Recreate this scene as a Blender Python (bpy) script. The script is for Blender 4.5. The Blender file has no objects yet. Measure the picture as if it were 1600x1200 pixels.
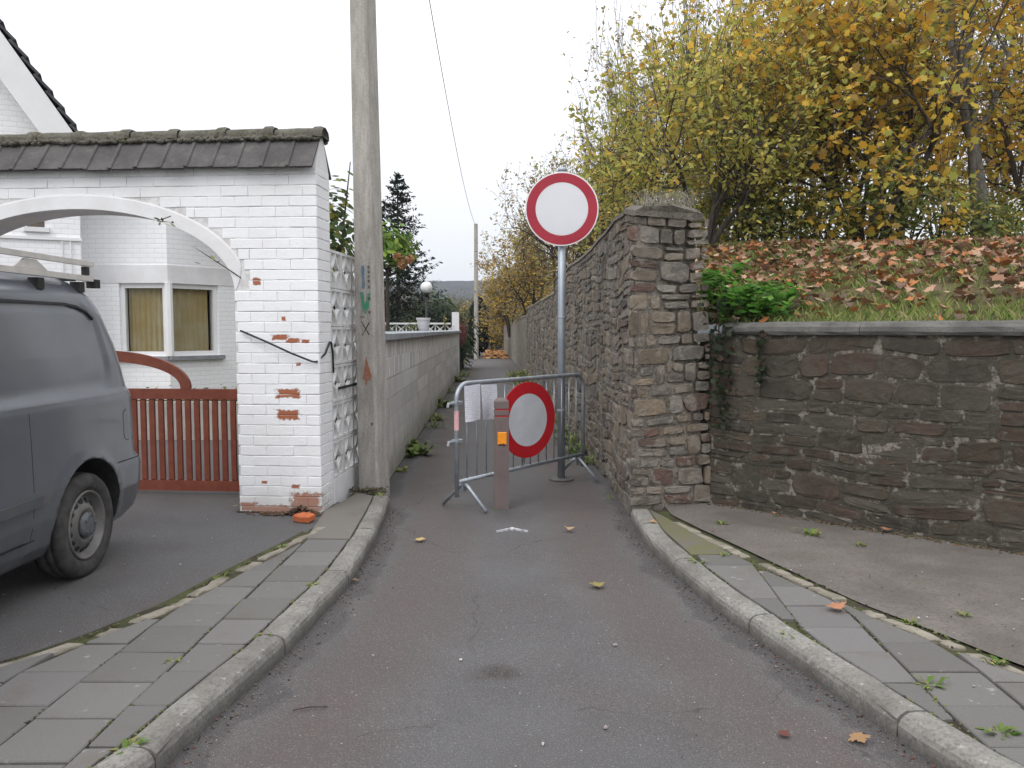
import bpy, bmesh, math, random
import numpy as np
from mathutils import Matrix, Vector
R = math.radians
SC = bpy.context.scene
COL = SC.collection
rng = np.random.default_rng(7)
random.seed(7)

# ------------------------------------------------------------------ camera
cam = bpy.data.cameras.new('camera'); co = bpy.data.objects.new('camera', cam); COL.objects.link(co)
cam.sensor_width = 36; cam.lens = 28.125; cam.clip_end = 5000; cam.clip_start = .05
co.location = (0, 0, 1.5); co.rotation_euler = (R(90 - 3.89), 0, 0)
SC.camera = co
# ------------------------------------------------------------------ sky, sun, exposure
SUN_EL, SUN_AZ = 48, 215            # azimuth clockwise from +Y
W = bpy.data.worlds.new('World'); SC.world = W; W.use_nodes = True
nt = W.node_tree; N = nt.nodes; L = nt.links; N.clear()
o_ = N.new('ShaderNodeOutputWorld'); bg = N.new('ShaderNodeBackground'); bg.inputs[1].default_value = .1
sk = N.new('ShaderNodeTexSky'); sk.sky_type = 'NISHITA'; sk.sun_disc = False
sk.sun_elevation = R(SUN_EL); sk.sun_rotation = R(SUN_AZ); sk.dust_density = 6; sk.air_density = 1.5
hs = N.new('ShaderNodeHueSaturation'); hs.inputs['Saturation'].default_value = .12
L.new(sk.outputs[0], hs.inputs['Color'])
tc = N.new('ShaderNodeTexCoord'); sx = N.new('ShaderNodeSeparateXYZ'); L.new(tc.outputs['Generated'], sx.inputs[0])
rp = N.new('ShaderNodeMapRange'); rp.inputs[1].default_value = 0; rp.inputs[2].default_value = 1
rp.inputs[3].default_value = 9.4; rp.inputs[4].default_value = 23; L.new(sx.outputs[2], rp.inputs[0])
nz = N.new('ShaderNodeTexNoise'); nz.inputs['Scale'].default_value = 2.2; nz.inputs['Detail'].default_value = 5
L.new(tc.outputs['Generated'], nz.inputs['Vector'])
m1 = N.new('ShaderNodeMapRange'); m1.inputs[3].default_value = .93; m1.inputs[4].default_value = 1.07; L.new(nz.outputs[0], m1.inputs[0])
m2 = N.new('ShaderNodeMath'); m2.operation = 'MULTIPLY'; L.new(rp.outputs[0], m2.inputs[0]); L.new(m1.outputs[0], m2.inputs[1])
cc = N.new('ShaderNodeVectorMath'); cc.operation = 'SCALE'; cc.inputs[0].default_value = (.965, .985, 1.03); L.new(m2.outputs[0], cc.inputs['Scale'])
mx = N.new('ShaderNodeMixRGB'); mx.inputs[0].default_value = .85
L.new(hs.outputs[0], mx.inputs[1]); L.new(cc.outputs[0], mx.inputs[2])
L.new(mx.outputs[0], bg.inputs[0]); L.new(bg.outputs[0], o_.inputs[0])
sl = bpy.data.lights.new('sun', 'SUN'); sl.energy = 1.0; sl.angle = R(30); sl.color = (1, .97, .93)
so = bpy.data.objects.new('sun', sl); COL.objects.link(so)
so.rotation_euler = Vector((-math.sin(R(SUN_AZ)) * math.cos(R(SUN_EL)), -math.cos(R(SUN_AZ)) * math.cos(R(SUN_EL)), -math.sin(R(SUN_EL)))).to_track_quat('-Z', 'Y').to_euler()
so.location = (0, 0, 30)
SC.view_settings.view_transform = 'Standard'; SC.view_settings.look = 'None'
SC.view_settings.gamma = 1; SC.view_settings.use_curve_mapping = False; SC.view_settings.exposure = 0.08
SC.cycles.volume_bounces = 1; SC.cycles.max_bounces = 8; SC.cycles.transparent_max_bounces = 8

# ------------------------------------------------------------------ materials
class G:
    """small node-graph helper"""
    def __init__(s, name):
        s.m = bpy.data.materials.new(name); s.m.use_nodes = True
        s.n = s.m.node_tree.nodes; s.l = s.m.node_tree.links; s.n.clear()
        s.out = s.n.new('ShaderNodeOutputMaterial'); s.b = s.n.new('ShaderNodeBsdfPrincipled')
        s.l.new(s.b.outputs[0], s.out.inputs[0]); s.geo = s.n.new('ShaderNodeNewGeometry'); s.pos = s.geo.outputs['Position']
    def add(s, t, **k):
        x = s.n.new(t)
        for a, v in k.items(): setattr(x, a, v)
        return x
    def put(s, sock, v):
        if hasattr(v, 'is_output') or isinstance(v, bpy.types.NodeSocket): s.l.new(v, sock)
        else: sock.default_value = (*v, 1) if isinstance(v, tuple) and len(v) == 3 and sock.type == 'RGBA' else v
    def noise(s, scale, detail=4, rough=.55, vec=None, dist=0):
        x = s.add('ShaderNodeTexNoise'); x.inputs['Scale'].default_value = scale; x.inputs['Detail'].default_value = detail
        x.inputs['Roughness'].default_value = rough; x.inputs['Distortion'].default_value = dist
        s.l.new(vec or s.pos, x.inputs['Vector']); return x.outputs[0]
    def voro(s, scale, vec=None):
        x = s.add('ShaderNodeTexVoronoi'); x.inputs['Scale'].default_value = scale; s.l.new(vec or s.pos, x.inputs['Vector']); return x
    def step(s, v, a, b, lo=0., hi=1.):
        x = s.add('ShaderNodeMapRange'); x.clamp = True; x.interpolation_type = 'SMOOTHSTEP'
        s.put(x.inputs[0], v)
        for i, q in zip((1, 2, 3, 4), (a, b, lo, hi)): s.put(x.inputs[i], q)
        return x.outputs[0]
    def math(s, op, a, b=0.):
        x = s.add('ShaderNodeMath', operation=op); s.put(x.inputs[0], a); s.put(x.inputs[1], b); return x.outputs[0]
    def mix(s, f, a, b, mode='MIX'):
        x = s.add('ShaderNodeMixRGB', blend_type=mode); s.put(x.inputs[0], f); s.put(x.inputs[1], a); s.put(x.inputs[2], b); return x.outputs[0]
    def attr(s, n='Col'):
        x = s.add('ShaderNodeAttribute'); x.attribute_name = n; return x
    def mapv(s, scale):
        x = s.add('ShaderNodeMapping'); x.inputs['Scale'].default_value = scale; s.l.new(s.pos, x.inputs[0]); return x.outputs[0]
    def bump(s, h, strength=.4, dist=.01):
        x = s.add('ShaderNodeBump'); x.inputs['Strength'].default_value = strength; x.inputs['Distance'].default_value = dist
        s.l.new(h, x.inputs['Height']); s.l.new(x.outputs[0], s.b.inputs['Normal'])
    def done(s, col, rough=.85, metal=0., spec=.3):
        s.put(s.b.inputs['Base Color'], col); s.put(s.b.inputs['Roughness'], rough); s.put(s.b.inputs['Metallic'], metal)
        s.b.inputs['Specular IOR Level'].default_value = spec; return s.m

def simple(name, a, b, scale=8., rough=.8, metal=0., bump=.25, bs=None, spec=.3, speck=0.):
    g = G(name); c = g.mix(g.step(g.noise(scale, 6), .3, .7), a, b)
    if speck: c = g.mix(g.step(g.noise(scale * 14, 3), .55, .7, 0, speck), c, tuple(x * .35 for x in a))
    if bump: g.bump(g.noise(bs or scale * 12, 5), bump, .006)
    return g.done(c, rough, metal, spec)

def colored(name, rough=.85, bump=.35, bs=40., dirt=(.06, .055, .045), dirt_amt=.45, dscale=6., spec=.25, lichen=0., smear=None):
    """colour from each piece's own colour, with grain and grime"""
    g = G(name); c = g.attr().outputs['Color']
    c = g.mix(g.step(g.noise(dscale, 6, .6), .42, .68, 0, dirt_amt), c, dirt)
    c = g.mix(g.step(g.noise(bs * .8, 4), .3, .7, -.0, .35), c, g.mix(1., c, (.55, .55, .55), 'MULTIPLY'))
    if smear: c = g.mix(g.step(g.noise(7, 7, .7, None, .6), .5, .58, 0, smear[1]), c, smear[0])
    if lichen: c = g.mix(g.step(g.noise(22, 5, .7), .64, .72, 0, lichen), c, (.42, .41, .36))
    g.bump(g.noise(bs, 7, .65), bump, .012); return g.done(c, rough, 0, spec)

M = {}
def asphalt(name, edge=True, tone=1.0):
    g = G(name)
    n1 = g.noise(1.3, 6, .6); n2 = g.noise(260, 3, .6); n3 = g.noise(5, 6, .65)
    c = g.mix(g.step(n1, .3, .7), (.098 * tone, .093 * tone, .093 * tone), (.13 * tone, .125 * tone, .125 * tone))
    c = g.mix(g.step(g.noise(.9, 6, .65), .47, .68, 0, .4), c, (.11, .086, .078))
    if edge:
        d = g.attr('edge').outputs['Fac']
        dd = g.math('ADD', d, g.math('MULTIPLY', g.math('SUBTRACT', g.noise(2.6, 5, .6), .5), .42))
        br = g.math('MULTIPLY', g.step(dd, .1, .3), g.step(dd, .45, .85, 1, 0))
        c = g.mix(g.math('MULTIPLY', br, .55), c, (.108, .08, .07))
        c = g.mix(g.step(dd, .11, .17, .55, 0), c, (.052, .046, .044))
    st = g.add('ShaderNodeVectorMath', operation='DISTANCE'); g.l.new(g.mapv((1, 1.4, 1)), st.inputs[0]); st.inputs[1].default_value = (-.06, 4.76, 0)
    if edge: c = g.mix(g.step(g.math('ADD', st.outputs['Value'], g.math('MULTIPLY', g.noise(7, 5), .25)), .12, .3, .65, 0), c, (.04, .03, .024))
    c = g.mix(g.step(n2, .36, .66, 0, .8), c, g.mix(1., c, (.42, .42, .42), 'MULTIPLY')); c = g.mix(g.step(g.noise(120, 3, .6), .56, .72, 0, .55), c, (.24, .23, .225)); c = g.mix(g.step(g.noise(18, 6, .7), .5, .72, 0, .3), c, (.075, .07, .068))
    v = g.voro(110); c = g.mix(g.step(v.outputs['Distance'], .1, .24, .55, 0), c, (.27, .26, .25))
    ve = g.add('ShaderNodeTexVoronoi', feature='DISTANCE_TO_EDGE'); ve.inputs['Scale'].default_value = .55; wv = g.add('ShaderNodeVectorMath', operation='ADD'); nw = g.add('ShaderNodeTexNoise'); nw.inputs['Scale'].default_value = 3.; nw.inputs['Detail'].default_value = 6; g.l.new(g.pos, nw.inputs['Vector']); sw_ = g.add('ShaderNodeVectorMath', operation='SCALE'); sw_.inputs['Scale'].default_value = .5; g.l.new(nw.outputs['Color'], sw_.inputs[0]); g.l.new(g.pos, wv.inputs[0]); g.l.new(sw_.outputs[0], wv.inputs[1]); g.l.new(wv.outputs[0], ve.inputs['Vector'])
    c = g.mix(g.math('MULTIPLY', g.step(ve.outputs['Distance'], .001, .004, .5, 0), g.step(g.noise(1.7, 3), .48, .55)), c, (.03, .027, .025))
    v2 = g.voro(14); c = g.mix(g.step(v2.outputs['Distance'], .03, .06, .8, 0), c, (.42, .4, .37))
    g.bump(g.noise(190, 4, .6), .35, .006)
    return g.done(c, g.step(n1, .3, .7, .7, .9), 0, .35)
M['asphalt'] = asphalt('asphalt'); M['drive'] = asphalt('driveway_asphalt', False, 1.0)

g = G('soil'); M['soil'] = g.done(g.mix(g.step(g.noise(9, 6), .35, .65), (.045, .036, .026), (.075, .085, .03)), .95); g.bump(g.noise(90, 5), .7, .02)
g = G('lawn'); M['lawn'] = g.done(g.mix(g.step(g.noise(1.5, 8, .7), .35, .65), (.05, .055, .025), (.11, .12, .045)), .95); g.bump(g.noise(30, 6), .8, .04)
g = G('bank_soil'); c = g.mix(g.step(g.noise(2.2, 7, .65), .4, .6), (.06, .048, .028), (.1, .11, .035)); c = g.mix(g.step(g.noise(30, 4), .4, .65, 0, .6), c, (.16, .09, .05)); M['bank'] = g.done(c, .95); g.bump(g.noise(45, 6), .9, .03)

def slab_mat():
    g = G('slab_concrete'); c = g.attr().outputs['Color']
    c = g.mix(g.step(g.noise(3.2, 6, .62), .5, .75, 0, .55), c, (.125, .1, .08))
    c = g.mix(g.step(g.noise(14, 4), .66, .72, 0, .55), c, (.36, .36, .34))
    c = g.mix(g.step(g.noise(220, 3), .4, .7, 0, .35), c, (.07, .068, .066))
    g.bump(g.noise(160, 4), .3, .005); return g.done(c, .85, 0, .3)
M['slab'] = slab_mat()
def kerb_mat():
    g = G('kerb_concrete'); c = g.mix(g.step(g.noise(4, 7, .65), .3, .7), (.16, .15, .135), (.27, .26, .235))
    c = g.mix(g.step(g.noise(70, 4), .45, .68, 0, .6), c, (.1, .093, .083))
    c = g.mix(g.step(g.noise(25, 5), .62, .7, 0, .6), c, (.4, .39, .36))
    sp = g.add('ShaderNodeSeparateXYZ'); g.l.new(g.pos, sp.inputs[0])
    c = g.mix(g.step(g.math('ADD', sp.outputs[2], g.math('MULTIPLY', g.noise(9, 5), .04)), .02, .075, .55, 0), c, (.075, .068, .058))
    g.bump(g.noise(60, 7, .7), .5, .012); return g.done(c, .9)
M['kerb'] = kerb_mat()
def apron():
    g = G('old_concrete'); c = g.mix(g.step(g.noise(2, 7, .65), .3, .7), (.115, .1, .088), (.175, .155, .14))
    c = g.mix(g.step(g.noise(1.1, 5), .58, .75, 0, .5), c, (.1, .105, .05))
    c = g.mix(g.step(g.noise(60, 4), .45, .7, 0, .6), c, (.075, .067, .06))
    v = g.voro(40); c = g.mix(g.step(v.outputs['Distance'], .05, .15, .5, 0), c, (.3, .27, .24))
    v = g.voro(3.2); g.bump(g.noise(90, 5), .5, .008); return g.done(c, .9)
M['apron'] = apron()
g = G('mossy_concrete'); c = g.mix(g.step(g.noise(5, 6), .35, .6), (.135, .122, .1), (.13, .125, .068)); g.bump(g.noise(80, 5), .4, .01); M['moss_slab'] = g.done(c, .9)
M['edging'] = simple('edging_mortar', (.3, .27, .22), (.17, .15, .12), 9, .95, bump=.7, bs=60, speck=.5)
M['stone'] = colored('rubble_stone', .9, 1., 30, (.075, .068, .058), .5, 5, lichen=.6, smear=((.23, .205, .172), .75))
M['stone_low'] = colored('dark_rubble_stone', .9, 1., 30, (.042, .039, .032), .55, 4, lichen=.35, smear=((.075, .067, .053), .7))
def mortar(name, a, b, d, sc=3):
    g = G(name); c = g.mix(g.step(g.noise(sc, 7, .65), .35, .65), a, b); c = g.mix(g.step(g.noise(11, 6, .7), .5, .62, 0, .8), c, d)
    c = g.mix(g.step(g.noise(60, 4), .45, .7, 0, .5), c, (.05, .045, .04)); g.bump(g.noise(26, 8, .72), 1., .035); return g.done(c, .95)
M['mortar'] = mortar('lime_mortar', (.17, .15, .125), (.29, .255, .215), (.095, .083, .068))
M['mortar_low'] = mortar('dark_mortar', (.066, .058, .046), (.1, .09, .07), (.34, .31, .26), 1.6)
M['cope'] = simple('coping_concrete', (.085, .082, .076), (.15, .145, .132), 5, .92, bump=.7, bs=50, speck=.5)
M['dry'] = simple('dry_weeds', (.2, .18, .14), (.3, .28, .24), 20, .95, bump=0)
def white_brick():
    g = G('white_painted_brick')
    c = g.mix(g.step(g.noise(2.5, 7, .65), .35, .7), (.85, .85, .865), (.79, .785, .79))
    c = g.mix(g.step(g.noise(70, 4), .58, .78, 0, .2), c, (.6, .59, .58))
    # places where the paint has come off the brick
    chips = [(-1.745, 1.003, .085, .033), (-1.749, .835, .08, .035), (-1.975, 1.872, .03, .025), (-1.80, 1.44, .06, .02), (-1.70, 1.415, .05, .018), (-1.6, 1.41, .025, .014), (-1.77, 1.585, .016, .016),
             (-1.66, 1.23, .018, .012), (-1.62, .14, .11, .075), (-1.9, .085, .15, .03), (-2.08, .105, .06, .03), (-1.95, .3, .02, .01), (-1.7, .27, .03, .014)]
    sp = g.add('ShaderNodeSeparateXYZ'); g.l.new(g.pos, sp.inputs[0])
    acc = None
    for (x, z, rx, rz) in chips:
        a = g.math('DIVIDE', g.math('SUBTRACT', sp.outputs[0], x), rx); b = g.math('DIVIDE', g.math('SUBTRACT', sp.outputs[2], z), rz)
        d = g.math('MAXIMUM', g.math('ABSOLUTE', a), g.math('ABSOLUTE', b))
        acc = d if acc is None else g.math('MINIMUM', acc, d)
    nn = g.math('MULTIPLY', g.math('SUBTRACT', g.noise(34, 8, .75), .5), 2.3)
    front = g.step(sp.outputs[1], 6.5, 6.55, 0, 9)
    msk = g.math('ADD', g.math('ADD', acc, nn), front)
    sc_ = g.step(g.noise(48, 5, .7), .735, .75)          # small flecks
    c = g.mix(g.step(msk, 1.12, 1.2, .55, 0), c, (.3, .27, .25))
    c = g.mix(g.step(msk, .98, 1.02, 1, 0), c, g.mix(g.noise(30, 4), (.4, .11, .045), (.32, .13, .075)))
    c = g.mix(g.math('MULTIPLY', sc_, .8), c, (.2, .15, .13))
    lowd = g.step(g.math('ADD', sp.outputs[2], g.math('MULTIPLY', g.noise(6, 5), .3)), .2, .5, .4, 0)
    c = g.mix(lowd, c, (.45, .41, .36))
    g.bump(g.noise(45, 6, .65), .45, .008); return g.done(c, .6, 0, .35)
M['wbrick'] = white_brick()
M['wpaint'] = simple('white_paint', (.78, .78, .79), (.7, .69, .69), 4, .55, bump=.3, bs=35)
M['wjoint'] = simple('painted_joint', (.74, .735, .735), (.55, .53, .52), 22, .8, bump=.4, bs=60)
def house_brick():
    g = G('house_white_brick'); tcx = g.add('ShaderNodeTexCoord')
    br = g.add('ShaderNodeTexBrick'); br.inputs['Scale'].default_value = 1; br.inputs['Mortar Size'].default_value = .007; br.inputs['Mortar Smooth'].default_value = .6
    br.inputs['Brick Width'].default_value = .21; br.inputs['Row Height'].default_value = .068
    cb = g.add('ShaderNodeCombineXYZ'); sp = g.add('ShaderNodeSeparateXYZ'); g.l.new(g.pos, sp.inputs[0])
    g.l.new(g.math('ADD', sp.outputs[0], sp.outputs[1]), cb.inputs[0]); g.l.new(sp.outputs[2], cb.inputs[1]); g.l.new(cb.outputs[0], br.inputs['Vector'])
    br.inputs['Color1'].default_value = (.9, .9, .91, 1); br.inputs['Color2'].default_value = (.88, .88, .89, 1); br.inputs['Mortar'].default_value = (.78, .78, .79, 1)
    c = g.mix(g.step(g.noise(2, 6), .45, .75, 0, .25), br.outputs[0], (.78, .77, .77))
    bp = g.add('ShaderNodeBump'); bp.inputs['Strength'].default_value = .4; bp.inputs['Distance'].default_value = .008; bp.invert = True
    g.l.new(br.outputs['Fac'], bp.inputs['Height']); g.l.new(bp.outputs[0], g.b.inputs['Normal']); return g.done(c, .7)
M['hbrick'] = house_brick()
g = G('grey_roof_tile'); c = g.mix(g.step(g.noise(3.5, 7, .65), .3, .7), (.065, .06, .06), (.115, .108, .105)); c = g.mix(g.step(g.noise(60, 4), .5, .7, 0, .5), c, (.05, .046, .045))
c = g.mix(g.step(g.noise(9, 6), .56, .7, 0, .55), c, (.14, .135, .12)); g.bump(g.noise(90, 5), .4, .008); M['tile'] = g.done(c, .85)
g = G('mossy_ridge_tile'); c = g.mix(g.step(g.noise(8, 7, .68), .35, .65), (.11, .105, .085), (.17, .16, .13)); c = g.mix(g.step(g.noise(16, 6, .7), .52, .62, 0, .85), c, (.075, .07, .035)); c = g.mix(g.step(g.noise(50, 5), .55, .66, 0, .6), c, (.05, .04, .03))
g.bump(g.noise(35, 7, .7), .9, .02); M['ridge'] = g.done(c, .95)
M['slate'] = simple('house_roof_tile', (.05, .047, .052), (.085, .08, .085), 6, .8)
M['conc'] = None
def pole_mat():
    g = G('pole_concrete'); v = g.mapv((6, 6, 1.2))
    c = g.mix(g.step(g.noise(3, 7, .65, v), .3, .7), (.31, .29, .262), (.45, .425, .39)); c = g.mix(g.step(g.noise(60, 5), .45, .68, 0, .4), c, (.22, .2, .175))
    c = g.mix(g.step(g.noise(2.2, 6, .6, v), .55, .75, 0, .4), c, (.24, .22, .19)); g.bump(g.noise(70, 6), .5, .008); return g.done(c, .9)
M['conc'] = pole_mat()
def block_mat():
    g = G('garden_block'); v = g.mapv((2, 2, .8)); c = g.attr().outputs['Color']
    c = g.mix(g.step(g.noise(3, 7, .65, v), .4, .7, 0, .5), c, (.36, .34, .31)); c = g.mix(g.step(g.noise(70, 4), .5, .7, 0, .3), c, (.25, .24, .22))
    sp = g.add('ShaderNodeSeparateXYZ'); g.l.new(g.pos, sp.inputs[0])
    c = g.mix(g.step(g.math('ADD', sp.outputs[2], g.math('MULTIPLY', g.noise(3, 5), .5)), .2, .75, .65, 0), c, (.15, .14, .085))
    g.bump(g.noise(50, 6), .5, .01); return g.done(c, .9)
M['block'] = block_mat()
M['wmortar'] = simple('pale_joint_mortar', (.8, .79, .77), (.66, .65, .62), 9, .9)
M['metalcope'] = simple('blue_grey_coping', (.24, .26, .29), (.34, .36, .38), 4, .6, bump=.2)
M['screen'] = simple('screen_block_paint', (.72, .72, .72), (.55, .54, .52), 5, .75, bump=.4, bs=50, speck=.15)
M['galv'] = simple('galvanised_steel', (.3, .33, .37), (.4, .43, .46), 14, .48, .55, bump=.1, spec=.5)
M['galvpole'] = simple('galvanised_post', (.3, .34, .39), (.38, .42, .46), 5, .5, .5, bump=.1, spec=.5)
M['red'] = simple('sign_red', (.33, .012, .03), (.37, .018, .038), 3, .42, bump=0, spec=.45)
M['red2'] = simple('bright_sign_red', (.5, .012, .02), (.44, .01, .02), 3, .4, bump=0, spec=.45)
M['sgrey'] = simple('sign_face_white', (.7, .7, .73), (.66, .66, .69), 3, .42, bump=0, spec=.45)
M['sgrey2'] = simple('worn_sign_face', (.62, .63, .66), (.5, .52, .56), 4, .45, bump=.1, bs=5, spec=.45)
M['srim'] = simple('sign_rim', (.78, .74, .75), (.74, .7, .71), 3, .5, bump=0)
M['bollard'] = simple('bollard_plastic', (.135, .105, .1), (.165, .128, .122), 9, .7, bump=.4, bs=120)
M['redband'] = simple('bollard_groove', (.42, .03, .035), (.34, .03, .03), 9, .5, bump=0)
M['orange'] = simple('reflector_orange', (.85, .3, .01), (.75, .24, .01), 60, .35, bump=.3, bs=160, spec=.5)
M['dark'] = simple('black_rubber', (.02, .02, .02), (.035, .034, .033), 20, .8, bump=.2)
M['cable'] = simple('black_cable', (.018, .022, .022), (.03, .035, .035), 20, .6, bump=0)
M['pink'] = simple('pink_sticker', (.75, .45, .47), (.65, .33, .35), 60, .6, bump=0)
M['gatewood'] = simple('red_brown_stain', (.16, .042, .026), (.205, .06, .034), 14, .5, bump=.25, bs=60, spec=.35)
M['frame'] = simple('window_frame_white', (.8, .8, .8), (.76, .76, .76), 4, .4, bump=0)
M['sill'] = simple('window_sill_stone', (.2, .2, .22), (.28, .28, .3), 8, .7)
M['curtain'] = simple('ochre_curtain', (.42, .32, .13), (.5, .43, .28), 2.2, .9, bump=0)
M['inside'] = simple('room_inside', (.1, .085, .07), (.13, .11, .09), 2, .9, bump=0)
g = G('window_glass'); g.b.inputs['Transmission Weight'].default_value = 1.; g.b.inputs['IOR'].default_value = 1.2; M['glass'] = g.done((.95, .96, .95), .02, 0, .5)
def van_paint():
    g = G('grey_van_paint'); n = g.noise(1.6, 6, .6)
    g.b.inputs['Coat Weight'].default_value = .6; g.b.inputs['Coat Roughness'].default_value = .14
    c = g.mix(g.step(n, .35, .7), (.112, .124, .142), (.125, .137, .153))
    sp = g.add('ShaderNodeSeparateXYZ'); g.l.new(g.pos, sp.inputs[0])
    c = g.mix(g.step(g.math('ADD', sp.outputs[2], g.math('MULTIPLY', g.noise(5, 5), .3)), .35, .85, .4, 0), c, (.1, .093, .084))
    return g.done(c, g.step(g.noise(7, 5), .3, .7, .3, .42), .35, .5)
M['van'] = van_paint()
M['vanseam'] = simple('van_seam', (.012, .012, .013), (.02, .02, .02), 9, .7, bump=0)
M['bumper'] = simple('grey_bumper', (.075, .08, .085), (.09, .094, .098), 9, .55, bump=.1)
M['tyre'] = simple('dusty_tyre', (.035, .034, .033), (.07, .066, .062), 16, .85, bump=.3, bs=90)
M['rim'] = simple('steel_rim', (.13, .125, .12), (.19, .18, .17), 12, .55, .4, bump=.15)
M['hub'] = simple('hub_cap', (.1, .105, .115), (.15, .155, .165), 30, .6, .3, bump=.3)
M['alu'] = simple('rack_aluminium', (.5, .48, .45), (.6, .57, .54), 9, .5, .3, bump=.1)
M['tail'] = simple('tail_lamp', (.35, .01, .012), (.4, .02, .02), 9, .25, bump=0)
M['globe'] = simple('opal_globe', (.85, .85, .86), (.83, .83, .84), 3, .35, bump=0)
M['black'] = simple('black_iron', (.02, .02, .022), (.03, .03, .03), 9, .5, bump=0)
def bark_mat(name, a, b):
    g = G(name); v = g.mapv((14, 14, 3)); c = g.mix(g.step(g.noise(2, 7, .65, v), .35, .65), a, b); g.bump(g.noise(4, 7, .7, v), .8, .02); return g.done(c, .95)
M['bark'] = bark_mat('dark_bark', (.045, .036, .03), (.085, .07, .06)); M['bark2'] = bark_mat('grey_bark', (.11, .1, .09), (.2, .185, .165))
def leafm(name, tr=.48, rough=.55):
    g = G(name); a = g.attr().outputs['Color']
    g.done(a, rough, 0, .25); t = g.add('ShaderNodeBsdfTranslucent'); g.l.new(a, t.inputs[0])
    mxs = g.add('ShaderNodeMixShader'); mxs.inputs[0].default_value = tr; g.l.new(g.b.outputs[0], mxs.inputs[1]); g.l.new(t.outputs[0], mxs.inputs[2]); g.l.new(mxs.outputs[0], g.out.inputs[0]); return g.m
M['leaf'] = leafm('leaf'); M['litter'] = leafm('fallen_leaf', .1, .75); M['blade'] = leafm('grass_blade', .3, .6); M['needle'] = leafm('needle', .12, .7)
g = G('far_forest'); c = g.mix(g.step(g.noise(.05, 8, .7), .35, .65), (.03, .034, .034), (.055, .054, .05)); M['hill'] = g.done(c, .95); g.bump(g.noise(.12, 6, .7), 1, 6)
M['brickred'] = simple('broken_brick', (.42, .11, .045), (.5, .15, .06), 25, .9, bump=.6, bs=80)
M['whitemark'] = simple('sprayed_white', (.62, .63, .66), (.3, .3, .31), 30, .9, bump=.3)
for nme, c_ in (('pblue', (.1, .19, .27)), ('pgreen', (.06, .27, .16)), ('pblack', (.03, .03, .03)), ('pred', (.33, .13, .08)), ('pfaint', (.11, .1, .09))):
    g = G('paint_' + nme[1:]); cz = g.mix(g.step(g.noise(28, 5, .7), .48, .66, 0, .75), c_, (.25, .235, .21)); M[nme] = g.done(cz, .85)
def paper_mat():
    g = G('printed_paper'); sp = g.add('ShaderNodeSeparateXYZ'); g.l.new(g.pos, sp.inputs[0])
    w = g.math('SINE', g.math('MULTIPLY', sp.outputs[2], 420.)); ln = g.step(w, .2, .5)
    brk = g.step(g.noise(34, 2, .5, g.mapv((1, 1, 3))), .42, .48); ed = g.math('MULTIPLY', ln, brk)
    c = g.mix(g.math('MULTIPLY', ed, .42), (.72, .72, .78), (.25, .25, .32)); return g.done(c, .35, 0, .4)
M['paper'] = paper_mat()

# ------------------------------------------------------------------ mesh helpers
class MB:
    def __init__(s): s.v = []; s.f = []; s.c = []; s.n = 0; s.hasc = False
    def add(s, v, f, col=None):
        v = np.asarray(v, float).reshape(-1, 3); b = s.n
        s.v.append(v); s.f += [tuple(int(i) + b for i in q) for q in f]; s.n += len(v)
        if col is None: s.c.append(np.ones((len(v), 4)))
        else:
            c = np.asarray(col, float); c = np.tile(c, (len(v), 1)) if c.ndim == 1 else c
            s.c.append(np.c_[c[:, :3], np.ones(len(v))]); s.hasc = True
        return s
    def mesh(s, name, mat, smooth=False):
        me = bpy.data.meshes.new(name)
        V = np.concatenate(s.v) if s.v else np.zeros((0, 3))
        me.from_pydata(V.tolist(), [], s.f)
        if s.hasc:
            a = me.attributes.new('Col', 'FLOAT_COLOR', 'POINT'); a.data.foreach_set('color', np.concatenate(s.c).astype(np.float32).ravel())
        if mat: me.materials.append(M[mat] if isinstance(mat, str) else mat)
        if smooth: me.polygons.foreach_set('use_smooth', np.ones(len(me.polygons), bool))
        return me
    def build(s, name, mat, parent=None, smooth=False, **k):
        return link(name, s.mesh(name, mat, smooth), parent, **k)
def link(name, me, parent=None, label=None, cat=None, group=None, kind=None):
    o = bpy.data.objects.new(name, me); COL.objects.link(o)
    if parent is not None:
        o.parent = parent
        if parent.parent is None and parent.type == 'EMPTY': o.matrix_parent_inverse = Matrix.Translation(-parent.location)
    if label: o['label'] = label
    if cat: o['category'] = cat
    if group: o['group'] = group
    if kind: o['kind'] = kind
    return o
def thing(name, loc, label, cat, group=None):
    o = bpy.data.objects.new(name, None); COL.objects.link(o); o.location = loc; o.empty_display_size = .1
    o['label'] = label; o['category'] = cat
    if group: o['group'] = group
    return o
BOXF = [(0, 3, 2, 1), (4, 5, 6, 7), (0, 1, 5, 4), (1, 2, 6, 5), (2, 3, 7, 6), (3, 0, 4, 7)]
def box(mb, x0, x1, y0, y1, z0, z1, col=None):
    return mb.add([(x0, y0, z0), (x1, y0, z0), (x1, y1, z0), (x0, y1, z0), (x0, y0, z1), (x1, y0, z1), (x1, y1, z1), (x0, y1, z1)], BOXF, col)
class Fr:
    """a flat frame: origin, along, up, out"""
    def __init__(s, O, U, V, Nn): s.O, s.U, s.V, s.N = [np.array(a, float) for a in (O, U, V, Nn)]
    def p(s, u, v, n=0.):
        u, v, n = np.broadcast_arrays(np.asarray(u, float), np.asarray(v, float), np.asarray(n, float))
        return s.O + u[..., None] * s.U + v[..., None] * s.V + n[..., None] * s.N
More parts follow.
